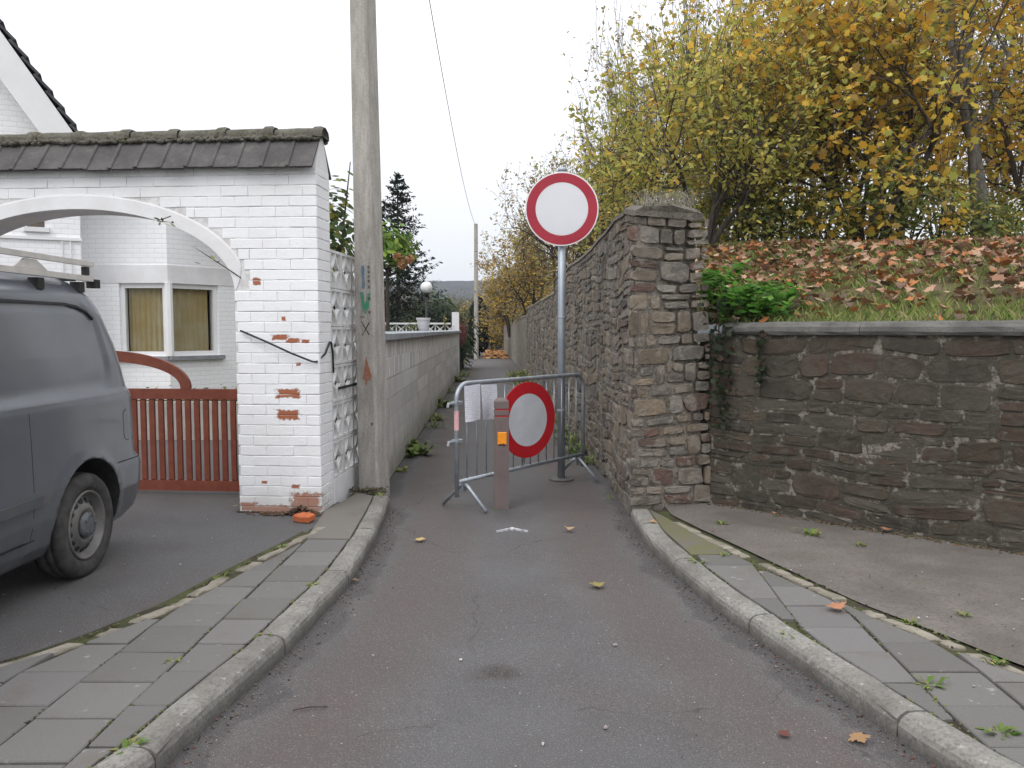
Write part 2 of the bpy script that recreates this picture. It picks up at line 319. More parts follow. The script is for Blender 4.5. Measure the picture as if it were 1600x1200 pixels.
def prism(mb, fr, poly, n0, n1, ch=.004, col=None):
    """polygon pulled out from n0 to n1 with a chamfered front edge"""
    P = np.array(poly, float); k = len(P); c = P.mean(0)
    d = P - c; ln = np.linalg.norm(d, axis=1, keepdims=True) + 1e-9; Q = c + d * np.maximum(0, 1 - ch * 1.4 / ln)
    v = np.concatenate([fr.p(P[:, 0], P[:, 1], n0), fr.p(P[:, 0], P[:, 1], n1 - ch), fr.p(Q[:, 0], Q[:, 1], n1)])
    f = [tuple(range(k))[::-1], tuple(range(2 * k, 3 * k))]
    for a in (0, k):
        f += [(a + i, a + (i + 1) % k, a + k + (i + 1) % k, a + k + i) for i in range(k)]
    return mb.add(v, f, col)
def rect(u0, u1, v0, v1): return [(u0, v0), (u1, v0), (u1, v1), (u0, v1)]
def obox(mb, fr, u0, u1, v0, v1, n0, n1, ch=.003, col=None): return prism(mb, fr, rect(u0, u1, v0, v1), n0, n1, ch, col)
def tube(mb, pts, r, sides=8, cap=True, col=None):
    P = np.array(pts, float); n = len(P); r = np.broadcast_to(np.asarray(r, float), (n,))
    T = np.gradient(P, axis=0); T /= np.linalg.norm(T, axis=1, keepdims=True) + 1e-12
    ref = np.array([0, 0, 1.]) if abs(T[0, 2]) < .9 else np.array([1., 0, 0])
    A = np.cross(T[0], ref); A /= np.linalg.norm(A); an = np.arange(sides) * 2 * math.pi / sides
    V = []
    for i in range(n):
        A = A - T[i] * (A @ T[i]); A /= np.linalg.norm(A) + 1e-12; B = np.cross(T[i], A)
        V.append(P[i] + r[i] * (np.cos(an)[:, None] * A + np.sin(an)[:, None] * B))
    f = [(i * sides + j, i * sides + (j + 1) % sides, (i + 1) * sides + (j + 1) % sides, (i + 1) * sides + j) for i in range(n - 1) for j in range(sides)]
    if cap: f += [tuple(range(sides))[::-1], tuple(range((n - 1) * sides, n * sides))]
    return mb.add(np.concatenate(V), f, col)
def lathe(mb, O, axis, prof, seg=32, col=None, cap=True):
    """profile (radius, along-axis) spun about an axis"""
    a = np.array(axis, float); a /= np.linalg.norm(a); t = np.array([0, 0, 1.]) if abs(a[2]) < .9 else np.array([1., 0, 0])
    u = np.cross(a, t); u /= np.linalg.norm(u); w = np.cross(a, u); an = np.arange(seg) * 2 * math.pi / seg
    V = [np.array(O) + h * a + r * (np.cos(an)[:, None] * u + np.sin(an)[:, None] * w) for r, h in prof]
    k = len(prof); f = [(i * seg + j, i * seg + (j + 1) % seg, (i + 1) * seg + (j + 1) % seg, (i + 1) * seg + j) for i in range(k - 1) for j in range(seg)]
    if cap and prof[0][0] > 1e-4: f.append(tuple(range(seg))[::-1])
    if cap and prof[-1][0] > 1e-4: f.append(tuple(range((k - 1) * seg, k * seg)))
    return mb.add(np.concatenate(V), f, col)
def smooth_noise(x, y, s=0):
    return (np.sin(1.7 * x + 2.3 * y + s) + np.sin(-2.9 * x + 1.1 * y + 1.3 * s) + np.sin(4.1 * x + 3.7 * y + 2.1 * s) * .5) / 2.5
def grid(xs, ys, zf):
    X, Y = np.meshgrid(xs, ys); Z = zf(X, Y); nx, ny = len(xs), len(ys)
    f = [(j * nx + i, j * nx + i + 1, (j + 1) * nx + i + 1, (j + 1) * nx + i) for j in range(ny - 1) for i in range(nx - 1)]
    return np.stack([X, Y, Z], -1).reshape(-1, 3), f
UPZ = (0, 0, 1)
FLOOR = Fr((0, 0, 0), (1, 0, 0), (0, 1, 0), UPZ)
MAPLE = np.array([(0, -.46), (.2, -.26), (.43, -.27), (.37, -.03), (.5, .2), (.28, .22), (.03, .54), (-.24, .24), (-.52, .2), (-.36, -.02), (-.42, -.26), (-.18, -.24)])
MAPLE2 = np.array([(-.012, -.85), (.012, -.85), (.015, -.42), (.1, -.36), (.26, -.38), (.36, -.3), (.3, -.2), (.38, -.08), (.55, .0), (.62, .12), (.45, .16), (.5, .3), (.32, .22), (.2, .2), (.24, .38), (.14, .42), (.02, .64), (-.12, .44), (-.24, .4), (-.2, .22), (-.34, .24), (-.5, .3), (-.46, .16), (-.62, .1), (-.54, -.02), (-.38, -.08), (-.3, -.2), (-.36, -.32), (-.24, -.38), (-.1, -.36), (-.015, -.42)]) * .85
OVAL = np.array([(0, -.5), (.2, -.22), (.25, .08), (.0, .55), (-.25, .08), (-.2, -.22)])
QUAD = np.array([(0, -.5), (.3, 0), (0, .5), (-.3, 0)])
LONG = np.array([(-.06, -.5), (.06, -.5), (.09, 0), (0, .55), (-.09, 0)])
def leaves(mb, P, size, tmpl, pal, up=.4, fold=.25, nrm=None, seed=0, bright=.18, wts=None):
    """scatter leaf shapes at points P; pal a list of colours"""
    r = np.random.default_rng(seed); n = len(P); k = len(tmpl)
    if n == 0: return
    nv = r.normal(size=(n, 3)); nv /= np.linalg.norm(nv, axis=1, keepdims=True); nv[:, 2] = np.abs(nv[:, 2])
    base = np.array([0, 0, 1.]) if nrm is None else nrm
    nv = nv * (1 - up) + base * up; nv /= np.linalg.norm(nv, axis=1, keepdims=True)
    t = r.normal(size=(n, 3)); t -= nv * (t * nv).sum(1, keepdims=True); t /= np.linalg.norm(t, axis=1, keepdims=True)
    b = np.cross(nv, t); s = size * r.uniform(.6, 1.25, n)
    fo = fold * r.uniform(-.3, 1, n)
    x, y = tmpl[:, 0], tmpl[:, 1]
    V = P[:, None] + s[:, None, None] * (x[None, :, None] * t[:, None] + y[None, :, None] * b[:, None] + (fo[:, None] * np.abs(x)[None] + .25 * fo[:, None] * (y ** 2)[None] * 2)[..., None] * nv[:, None])
    pal = np.array(pal); ci = r.choice(len(pal), n, p=wts); c = pal[ci] * r.uniform(1 - bright, 1 + bright, (n, 1))
    f = np.arange(n * k).reshape(n, k)
    mb.add(V.reshape(-1, 3), f.tolist(), np.repeat(c, k, 0))
# ------------------------------------------------------------------ ground, road, pavements
ground = MB(); v, f = grid(np.r_[-1500, -300, -60, -20, -12, 14, 60, 300, 1500], np.r_[-60, -12, 0, 30, 60, 90, 150, 300, 1500], lambda X, Y: np.where(Y > 80, -.05 - .004 * (Y - 80), -.05)); ground.add(v, f)
ground.build('ground', 'lawn', kind='structure')
LK = np.array([(-1.07, 6.95), (-1.03, 6.6), (-.965, 5.52), (-.958, 4.6), (-1.047, 3.6), (-1.137, 3.06), (-1.2, 2.6), (-1.36, 2.0), (-1.75, 1.2), (-2.5, .3), (-4.2, -.8)])[::-1]
RK = np.array([(.94, 6.33), (.935, 5.44), (1.0, 4.84), (1.09, 4.23), (1.17, 3.86), (1.316, 3.26), (1.42, 2.84), (1.5, 2.55), (1.72, 2.0), (2.15, 1.3), (3.0, .4), (4.6, -.7)])[::-1]
def lk(y): return np.interp(y, LK[:, 1], LK[:, 0])
def rk(y): return np.interp(y, RK[:, 1], RK[:, 0])
def lwall(y): return -1.226 - .0285 * (np.asarray(y) - 8.09)           # left alley wall face
def rwall(y): return np.interp(y, [6.3, 8.27, 10.66, 17, 26.8, 39.4, 70], [.955, .935, .865, .683, .43, .02, -1.0])
ys = np.r_[np.arange(-9, 1, .5), np.arange(1, 8, .05), np.arange(8, 20, .25), np.arange(20, 70, 1.)]
lb = np.where(ys < -.8, -9, np.where(ys < 6.7, lk(ys) - .06, lwall(ys) - .06)); rb = np.where(ys < -.7, 9, np.where(ys < 6.3, rk(ys) + .06, rwall(ys) + .1))
tt = np.linspace(0, 1, 90); RX = lb[:, None] + (rb - lb)[:, None] * tt; RY = np.repeat(ys[:, None], 90, 1); RZ = .0 * RX
RZ += .012 * np.sin(np.pi * tt)[None] * np.clip((7 - ys) / 7, 0, 1)[:, None]
me = bpy.data.meshes.new('road'); me.from_pydata(np.stack([RX, RY, RZ], -1).reshape(-1, 3).tolist(), [], [(j * 90 + i, j * 90 + i + 1, j * 90 + 91 + i, j * 90 + 90 + i) for j in range(len(ys) - 1) for i in range(89)])
ed = np.minimum(RX - lb[:, None], rb[:, None] - RX) - .06
at_ = me.attributes.new('edge', 'FLOAT', 'POINT'); at_.data.foreach_set('value', ed.astype(np.float32).ravel())
me.materials.append(M['asphalt']); me.polygons.foreach_set('use_smooth', np.ones(len(me.polygons), bool))
road = link('road', me, kind='structure')
# sprayed survey mark on the asphalt
mk = MB()
for mp in ([(-.014, 5.89), (.012, 5.888), (.02, 5.92), (.004, 5.945), (-.018, 5.925)], [(.012, 5.91), (.06, 5.872), (.115, 5.838), (.12, 5.846), (.066, 5.884), (.02, 5.922)], [(-.012, 5.91), (-.06, 5.868), (-.112, 5.83), (-.118, 5.838), (-.066, 5.88), (-.02, 5.92)]): prism(mk, FLOOR, mp, .0, .0155, .0008)
mk.build('sprayed_mark', 'whitemark', road, label='white sprayed arrow mark on asphalt')

def strip_l(y): return np.interp(y, [1.5, 2.0, 2.5, 3.0, 3.29, 3.49, 3.69, 4.1, 4.67, 5.47, 6.2], [-3.9, -3.35, -2.85, -2.42, -2.16, -2.0, -1.887, -1.72, -1.6, -1.396, -1.28])
def strip_r(y): return np.interp(y, [1.2, 2.0, 2.6, 3.2, 3.37, 3.69, 4.08, 4.94, 5.6, 6.07], [4.0, 3.2, 2.6, 2.11, 2.02, 1.9, 1.722, 1.454, 1.25, 1.13])
KW = .13; PZ = .085
def sheet(name, mat, xa, xb, y0, y1, z, n=60, kind='structure', parent=None, m=2, zn=0.):
    yy = np.linspace(y0, y1, n); t = np.linspace(0, 1, m); A = xa(yy)[:, None]; B = xb(yy)[:, None]; X = A + (B - A) * t; Y = np.repeat(yy[:, None], m, 1); Z = z + zn * smooth_noise(X * 1.3, Y * 1.3)
    mb = MB().add(np.stack([X, Y, Z], -1).reshape(-1, 3), [(j * m + i, j * m + i + 1, j * m + m + 1 + i, j * m + m + i) for j in range(n - 1) for i in range(m - 1)])
    return mb.build(name, mat, parent, kind=kind)
pav_l = sheet('pavement', 'soil', lambda y: strip_l(y) - .12, lambda y: lk(y) - .05, .6, 6.9, .068)
pav_r = sheet('pavement', 'soil', lambda y: rk(y) + .05, lambda y: np.maximum(strip_r(y) + .14, rk(y) + .2), .6, 6.28, .068)
sheet('driveway', 'drive', lambda y: np.full_like(y, -14.), lambda y: strip_l(y) - .08, 1.2, 6.6, .064, m=30, zn=.006)
sheet('driveway', 'drive', lambda y: np.full_like(y, -9.), lambda y: np.full_like(y, -2.0), 6.6, 11, .064, m=2)
def lowx(y): return 1.66 + (6.46 - y) * 1.07
sheet('pavement_apron', 'apron', lambda y: strip_r(y) + .1, lambda y: lowx(y) + .2, 1.2, 6.62, .08, m=12, zn=.006)

def slabs(parent, xl, xr, x0, s, side, y0, y1, seed, moss=None):
    r = np.random.default_rng(seed)
    for k in range(-1, 8):
        a = .15 if k % 2 else 0.
        y = y0 + a * .0 + (.13 if k % 2 else .03)
        while y < y1:
            ya, yb = y + .005, min(y + .3, y1) - .005
            ca = lambda yy: x0 + s * yy + .302 * k * side; cb = lambda yy: x0 + s * yy + .302 * (k + 1) * side
            q = []
            for yy in (ya, yb):
                lo, hi = sorted((ca(yy), cb(yy))); lo += .004; hi -= .004
                q.append((max(lo, float(xl(yy))), min(hi, float(xr(yy)))))
            y += .3
            w0, w1 = q[0][1] - q[0][0], q[1][1] - q[1][0]
            if max(w0, w1) < .06: continue
            if w0 < .012: q[0] = ((q[0][0] + q[0][1]) / 2 - .006,) * 1 + ((q[0][0] + q[0][1]) / 2 + .006,)
            if w1 < .012: q[1] = ((q[1][0] + q[1][1]) / 2 - .006,) * 1 + ((q[1][0] + q[1][1]) / 2 + .006,)
            J = lambda: r.uniform(-.004, .004)
            poly = [(q[0][0] + J(), ya + J()), (q[0][1] + J(), ya + J()), (q[1][1] + J(), yb + J()), (q[1][0] + J(), yb + J())]
            cl = np.array((.15, .146, .139)) * r.uniform(.86, 1.14) * np.array((1, r.uniform(.98, 1.0), r.uniform(.95, 1.0)))
            fr = Fr((0, 0, 0), (1, 0, r.uniform(-.012, .012)), (0, 1, r.uniform(-.004, .004)), UPZ)
            fr.O[2] = -fr.U[2] * np.mean([p_[0] for p_ in poly]) - fr.V[2] * np.mean([p_[1] for p_ in poly])
            mb = MB(); prism(mb, fr, poly, PZ - .03, PZ + r.uniform(-.003, .004), .005, cl); mb.build('paving_slab', 'slab', parent)
slabs(pav_l, lambda y: strip_l(y) + .05, lambda y: lk(y) - KW - .012, -1.51, .0255 * .9, -1, 1.9, 5.35, 3)
slabs(pav_l, lambda y: strip_l(y) + .05, lambda y: lk(y) - KW - .012, -1.51 + .302, .0255 * .9, 1, 1.9, 1.9, 3)
slabs(pav_r, lambda y: rk(y) + KW + .015, lambda y: strip_r(y) - .05, 1.10, .075, 1, 1.6, 4.95, 5)
# cast concrete ends of the two pavements
mb = MB(); prism(mb, FLOOR, [(strip_l(5.37) + .02, 5.37), (lk(5.37) - KW - .01, 5.37), (lk(6.2) - KW - .01, 6.2), (lk(6.75) - KW - .01, 6.75), (-1.34, 6.9), (-1.47, 6.2)], .05, PZ, .006, (.17, .155, .135)); mb.build('concrete_patch', 'slab', pav_l)
mb = MB(); prism(mb, FLOOR, [(rk(4.98) + KW + .015, 4.98), (strip_r(4.98) - .06, 4.99), (strip_r(5.6) - .0, 5.6), (strip_r(6.0), 6.02), (rk(6.25) + KW + .01, 6.25), (rk(5.6) + KW + .01, 5.6)], .05, PZ, .006); mb.build('concrete_patch', 'moss_slab', pav_r)
# broken edging strips
def edging(parent, fn, off, y0, y1, seed):
    r = np.random.default_rng(seed); y = y0
    while y < y1:
        l = r.uniform(.1, .42); n = 5; yy = np.linspace(y, y + l - .015, n)
        a = [(float(fn(t)) + off - r.uniform(.022, .045), t + r.uniform(-.006, .006)) for t in yy]; b = [(float(fn(t)) + off + r.uniform(.018, .04), t + r.uniform(-.006, .006)) for t in yy]
        mb = MB(); prism(mb, FLOOR, b + a[::-1], .05, PZ - r.uniform(-.004, .006), .008); mb.build('edging_stone', 'edging', parent)
        y += l + (r.uniform(.03, .15) if r.random() < .35 else .004)
edging(pav_l, strip_l, 0., 2.2, 5.5, 1); edging(pav_r, strip_r, .02, 2.0, 5.7, 2)
# kerb stones
def kerb(name, line, side, joints):
    root = None
    base = MB()
    yy = np.linspace(joints[-1], joints[0], 40); x = line(yy)
    pts = [(a, b) for a, b in zip(x + side * .02, yy)] + [(a, b) for a, b in zip(x[::-1] + side * (KW - .01), yy[::-1])]
    prism(base, FLOOR, pts, -.04, .05, .002); root = base.build(name, 'kerb', kind='structure')
    for i in range(len(joints) - 1):
        ya, yb = joints[i + 1] + .006, joints[i] - .006; n = 9; ys_ = np.linspace(ya, yb, n); X = line(ys_)
        # section: outer bottom, outer face, rounded nose, top, back
        sec = [(0, -.03), (.0, .052), (.006, .072), (.02, .086), (.04, .092), (.085, .093), (KW - .008, .09), (KW, .082), (KW, -.03)]
        tdx = np.gradient(X, ys_); nx = 1 / np.sqrt(1 + tdx ** 2); V = []
        r = np.random.default_rng(i + 3)
        for j in range(n):
            for d, z in sec:
                dd = d + (r.normal(0, .0025) if z > 0 else 0)
                V.append((X[j] + side * dd * nx[j], ys_[j] - side * dd * tdx[j] * nx[j] + (0), z + (r.normal(0, .0015) if z > 0 else 0)))
        k = len(sec); f = [(j * k + a, j * k + a + 1, j * k + k + a + 1, j * k + k + a) for j in range(n - 1) for a in range(k - 1)]
        f += [tuple(range(k)), tuple(range((n - 1) * k, n * k))[::-1], tuple(j * k for j in range(n)) + tuple(j * k + k - 1 for j in range(n - 1, -1, -1))]
        mb = MB().add(V, f); mb.build('kerb_stone', 'kerb', root, smooth=False)
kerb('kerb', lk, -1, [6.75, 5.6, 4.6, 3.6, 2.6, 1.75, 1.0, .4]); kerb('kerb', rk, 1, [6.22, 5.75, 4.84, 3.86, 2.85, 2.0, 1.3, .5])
# ------------------------------------------------------------------ rubble walls
def rubble(fr, U0, U1, top, hr, wr, seed, warp=.03, v0=.0, gap=.012, split=.25, tilt=0., er=(.28, .5), jr=.12):
    """list of stone outlines (u, v) laid in uneven courses"""
    r = np.random.default_rng(seed); out = []; v = v0
    vmax = max(float(top(u)) for u in np.linspace(U0, U1, 40))
    while v < vmax:
        h = r.uniform(*hr); u = U0 - r.uniform(0, wr[1] * .6)
        while u < U1:
            w = r.uniform(*wr) * (1 + .8 * (h - hr[0]) / (hr[1] - hr[0]) * r.random())
            cells = [(u, u + w, v, v + h)]
            if r.random() < split and h > .1:
                s = r.uniform(.38, .62)
                cells = [(u, u + w, v, v + h * s), (u, u + w, v + h * s, v + h)] if w > h * .9 else cells
                if len(cells) == 2 and r.random() < .5:
                    a = cells[1]; m = u + w * r.uniform(.35, .65); cells = [cells[0], (u, m, a[2], a[3]), (m, u + w, a[2], a[3])]
            for (a, b, c, d) in cells:
                a = max(a, U0); b = min(b, U1); t = float(top((a + b) / 2)); d = min(d, t)
                if b - a < .035 or d - c < .03: continue
                g_ = gap * r.uniform(.4, 1.5); a += g_ / 2; b -= g_ / 2; c += g_ / 2; d -= g_ / 2
                hw, hh = (b - a) / 2, (d - c) / 2; cx, cy = (a + b) / 2, (c + d) / 2
                n = 9; an = (np.arange(n) + r.uniform(0, .6)) / n * 2 * np.pi; e = r.uniform(*er)
                px = np.sign(np.cos(an)) * np.abs(np.cos(an)) ** e; py = np.sign(np.sin(an)) * np.abs(np.sin(an)) ** e
                px *= r.uniform(1 - jr, 1.06, n); py *= r.uniform(1 - jr * 1.15, 1.08, n)
                sk_ = r.uniform(-.12, .12) * hh / hw if hw > hh else 0
                X = cx + px * hw; Y = cy + py * hh + sk_ * px * hw
                X = X + warp * .5 * smooth_noise(X * 2.1, Y * 2.3, seed); Y = Y + warp * smooth_noise(X * 1.6, Y * 1.1, seed + 4) + tilt * (X - U0) * np.clip(1 - Y / vmax, 0, 1)
                out.append(np.stack([np.clip(X, U0 + .002, U1 - .002), np.minimum(Y, t - .004)], 1))
            u += w
        v += h
    return out
def stone_mesh(mb, fr, P, proud, col, r):
    k = len(P); c = P.mean(0); a = c + (P - c) * .93; b = c + (P - c) * r.uniform(.6, .75)
    rough = lambda s: r.normal(0, s, k)
    V = np.concatenate([fr.p(P[:, 0], P[:, 1], -.03), fr.p(P[:, 0], P[:, 1], proud * .45 + rough(.0015)), fr.p(a[:, 0], a[:, 1], proud * .9 + rough(.0018)), fr.p(b[:, 0], b[:, 1], proud + rough(.002)), fr.p(c[0], c[1], proud + r.normal(0, .002))[None]])
    f = []
    for s in (0, k, 2 * k): f += [(s + i, s + (i + 1) % k, s + k + (i + 1) % k, s + k + i) for i in range(k)]
    f += [(3 * k + i, 3 * k + (i + 1) % k, 4 * k) for i in range(k)]
    cols = np.tile(np.r_[col, 1.], (4 * k + 1, 1)); mb.add(V, f, cols)
def lay(parent, fr, polys, proud, pal, mat, seed, limit, key=None, wts=None):
    """largest stones one by one, what is left as one part"""
    r = np.random.default_rng(seed); rest = MB(); pal = np.array(pal)
    order = sorted(range(len(polys)), key=(lambda i: key(polys[i])) if key else (lambda i: 0)); n = 0
    for i in order:
        col = pal[r.choice(len(pal), p=wts)] * r.uniform(.75, 1.25); pr = r.uniform(*proud)
        if n < limit:
            mb = MB(); stone_mesh(mb, fr, polys[i], pr, col, r); mb.build('stone', mat, parent); n += 1
        else: stone_mesh(rest, fr, polys[i], pr, col, r)
    if rest.n: rest.build('stonework', mat, parent, kind='stuff')
    return n

# alley wall on the right, with the end face toward the street
wall_top_y = np.array([6.28, 6.9, 7.5, 9.6, 12.2, 14.3, 14.35, 19, 25.5, 25.55, 32, 39.4, 60])
wall_top_z = np.array([2.44, 2.53, 2.55, 2.46, 2.45, 2.44, 2.19, 2.19, 2.2, 1.99, 1.95, 1.82, 1.7])
def wtop(y): return np.interp(y, wall_top_y, wall_top_z)
aw = thing('stone_wall', (1.3, 6.4, 0), 'tall rubble stone wall along the alley with squared end behind the signpost', 'wall')
A0 = np.array((.955, 6.30)); B0 = np.array((1.64, 6.50)); FU = (B0 - A0) / np.linalg.norm(B0 - A0); FW = float(np.linalg.norm(B0 - A0))
yy = np.unique(np.r_[wall_top_y, np.linspace(6.32, 60, 90)]); body = MB(); V = []
for y in yy:
    xi = float(rwall(y)) + .004; t = float(wtop(y)); xo = xi + .62 + .0 * y; yf = max(y, 6.3)
    bt = .06
    V += [(xi, yf, -.1), (xi + .01, yf, t - .03), (xi + .05, yf, t), (xo - .12 - bt, yf + (.195 if y < 6.4 else 0), t), (xo - .06 - bt, yf + (.2 if y < 6.4 else 0), t - .04), (xo, yf + (.2 if y < 6.4 else 0), -.1)]
f = [(j * 6 + a, j * 6 + a + 1, j * 6 + 7 + a, j * 6 + 6 + a) for j in range(len(yy) - 1) for a in range(5)] + [(0, 1, 2, 3, 4, 5)]
body.add(V, f); body.build('mortar_core', 'mortar', aw)
cp = MB(); V = []
for y in yy:                                    # weathered mortar cap
    xi = float(rwall(y)) + .0; t = float(wtop(y)); r_ = random.uniform(-.016, .016); q = .18 if y < 6.4 else 0
    V += [(xi, y - .012, t - .05 + r_), (xi + .008, y - .012, t - .01 + r_), (xi + .07, y - .0, t + .022 + r_), (xi + .3, y + .06, t + .03), (xi + .5, y + q, t + .03 + r_), (xi + .575, y + q, t - .02), (xi + .575, y + q, t - .075)]
cp.add(V, [(j * 7 + a, j * 7 + a + 1, j * 7 + 8 + a, j * 7 + 7 + a) for j in range(len(yy) - 1) for a in range(6)] + [(0, 1, 2, 3, 4, 5, 6)]); cp.build('wall_cap', 'mortar', aw)
STP = [(.165, .143, .118), (.2, .167, .123), (.17, .152, .136), (.14, .104, .088), (.21, .19, .163), (.125, .112, .104), (.185, .143, .103)]
EF = Fr((A0[0] - .004, A0[1] - .004, 0), (FU[0], FU[1], 0), (-.022 * FU[0], -.022 * FU[1], 1), (FU[1], -FU[0], 0))
pl = rubble(EF, 0, FW, lambda u: 2.4, (.075, .2), (.08, .28), 23, .03, .08, .017, .45, er=(.28, .52), jr=.17)
lay(aw, EF, pl, (.001, .009), [(.2, .168, .132), (.23, .18, .13), (.185, .165, .145), (.14, .088, .072), (.22, .2, .175), (.15, .128, .11), (.2, .162, .12), (.17, .145, .117)], 'stone', 4, 140)
# alley face in straight runs
nst = 0; rest_runs = []
for (ya, yb, sd, ind) in ((6.31, 8.27, 31, 95), (8.27, 10.66, 32, 65), (10.66, 14.3, 33, 0), (14.36, 19, 34, 0), (19, 25.5, 35, 0)):
    a = np.array((float(rwall(ya)), ya)); b = np.array((float(rwall(yb)), yb)); d = (b - a); Ln = np.linalg.norm(d); d /= Ln
    fr = Fr((a[0] + .004, a[1], 0), (d[0], d[1], 0), (.004, 0, 1), (-d[1], d[0], 0))
    big = (ya > 14); pl = rubble(fr, 0, Ln, lambda u, a=a, d=d: float(wtop(a[1] + d[1] * u)) - .08, (.06, .17) if not big else (.1, .22), (.1, .34) if not big else (.2, .5), sd, .05, .0, .022, .3)
    lay(aw, fr, pl, (.002, .02), STP, 'stone', sd, ind, key=lambda P: P[:, 0].mean())
# dry weeds on the wall's end
mb = MB(); r = np.random.default_rng(5)
for i in range(150):
    x, y = r.uniform(1.05, 1.5), r.uniform(6.4, 6.9); h = r.uniform(.02, .13); a = r.uniform(-.07, .07, 2)
    tube(mb, [(x, y, 2.5), (x + a[0], y + a[1], 2.54 + h * .6), (x + a[0] * 2, y + a[1] * 2 + .01, 2.52 + h)], [.003, .0025, .001], 3, False)
mb.build('dry_stalks', 'dry', label='pale dry stalks on top of the tall stone wall end', cat='dry plants', kind='stuff')

# low retaining wall
lw = thing('retaining_wall', (2.5, 5.75, .08), 'low dark stone retaining wall with rounded concrete coping below the leafy bank', 'wall')
LA = np.array((1.6, 6.516)); LD = np.array((1.6, -1.46)); LD /= np.linalg.norm(LD); LN = np.array((LD[1], -LD[0])); LN = -LN if LN[1] > 0 else LN
LFR = Fr((LA[0], LA[1], 0), (LD[0], LD[1], 0), (-.02 * LN[0], -.02 * LN[1], 1), (LN[0], LN[1], 0)); LL = 4.4
mb = MB(); obox(mb, LFR, -.1, LL, -.1, 1.47, -.4, 0, .01); mb.build('mortar_core', 'mortar_low', lw)
pl = rubble(LFR, 0, LL, lambda u: 1.455, (.075, .2), (.13, .4), 53, .03, .07, .015, .32, tilt=-.02)
lay(lw, LFR, pl, (.001, .013), [(.068, .056, .042), (.078, .062, .045), (.058, .05, .04), (.085, .074, .06), (.074, .053, .04), (.068, .06, .047)], 'stone_low', 9, 290, key=lambda P: P[:, 0].mean())
r = np.random.default_rng(66)
u = .12
while u < LL:                                    # rounded coping, cast in lengths
    l = r.uniform(.75, 1.1); n = 8; us = np.linspace(u, min(u + l, LL) - .004, n); V = []
    sec = [(-.36, 1.46), (-.36, 1.52), (-.25, 1.555), (-.05, 1.56), (.015, 1.548), (.042, 1.52), (.045, 1.485), (.03, 1.462), (0, 1.458)]
    for q in us:
        for n_, v_ in sec: V.append(LFR.p(q, v_ + r.normal(0, .002), n_ + r.normal(0, .002)))
    k = len(sec); f = [(j * k + a, j * k + a + 1, j * k + k + a + 1, j * k + k + a) for j in range(n - 1) for a in range(k - 1)] + [tuple(range(k)), tuple(range((n - 1) * k, n * k))]
    MB().add(V, f).build('coping_stone', 'cope', lw, smooth=False); u += l

# ------------------------------------------------------------------ bank behind it
def bank_z(X, Y):
    d = (X - LA[0]) * -LN[0] + (Y - LA[1]) * -LN[1]
    z = 1.5 + .245 * np.clip(d, 0, 5.0) + .02 * np.clip(d - 5, 0, 40) + .05 * smooth_noise(X * .9, Y * .9) * np.clip(d, 0, 1)
    cap = wtop(Y) - .25 + .45 * np.clip(X - rwall(Y) - .6, 0, 9)
    return np.where(d < -.02, 1.5, np.minimum(np.minimum(z, cap), 1.52 + .097 * np.minimum(Y, 12.5) + .02 * np.clip(Y - 12.5, 0, 40) + .04 * smooth_noise(X * .9, Y * .9)))
xs = np.r_[np.arange(1.0, 12, .25), np.arange(12, 60, 3)]; ysb = np.r_[np.arange(2.2, 14, .25), np.arange(14, 90, 3)]
v, f = grid(xs, ysb, bank_z); vx = v.reshape(-1, 3)
dd = (vx[:, 0] - LA[0]) * -LN[0] + (vx[:, 1] - LA[1]) * -LN[1]; inx = vx[:, 0] - rwall(vx[:, 1])
ok = lambda q: all(dd[i] > .05 and inx[i] > .3 for i in q)
MB().add(v, [q for q in f if ok(q)]).build('bank', 'bank', smooth=True, kind='structure')

# ------------------------------------------------------------------ white gate wall with arch
ang = R(4.2); CU = np.array((-math.cos(ang), math.sin(ang))); CN = np.array((-math.sin(ang), -math.cos(ang)))
C0 = np.array((-1.495, 6.2)); TH = .32; HT = 2.74; PW = .66; AW = 2.56
WF = Fr((C0[0], C0[1], 0), (CU[0], CU[1], 0), UPZ, (CN[0], CN[1], 0))
SFo = C0 - CN * 0; SF = Fr((C0[0], C0[1], 0), (-CN[0], -CN[1], 0), UPZ, (-CU[0], -CU[1], 0))
gw = thing('gate_wall', (-2.5, 6.4, .06), 'white painted brick wall with driveway arch and tiled top, beside the concrete pole', 'wall')
ac = PW + AW / 2; aa = AW / 2; spring = 1.80; ab = 2.44 - spring
def arch(u, grow=0.):
    t = 1 - ((np.asarray(u) - ac) / (aa + grow)) ** 2; return np.where(t > 0, spring + (ab + grow) * np.sqrt(np.maximum(t, 0)), 0)
core = MB(); UE = 2 * PW + AW; rec = .0035
obox(core, WF, .008, PW, -.05, HT, -TH + .008, -rec, .001); obox(core, WF, PW + AW, UE, -.05, HT, -TH + .008, -rec, .001)
us = ac - aa * np.cos(np.linspace(0, np.pi, 49)); zz = arch(us); zz[0] = zz[-1] = spring; V = []
for n_ in (-rec, -TH + .008):
    V += list(WF.p(us, zz, n_)) + list(WF.p(us, np.full_like(us, HT), n_))
k = len(us); f = [(i, i + 1, k + i + 1, k + i) for i in range(k - 1)] + [(2 * k + i + 1, 2 * k + i, 3 * k + i, 3 * k + i + 1) for i in range(k - 1)] + [(i + 1, i, 2 * k + i, 2 * k + i + 1) for i in range(k - 1)]
core.add(V, f); core.build('wall_core', 'wjoint', gw)
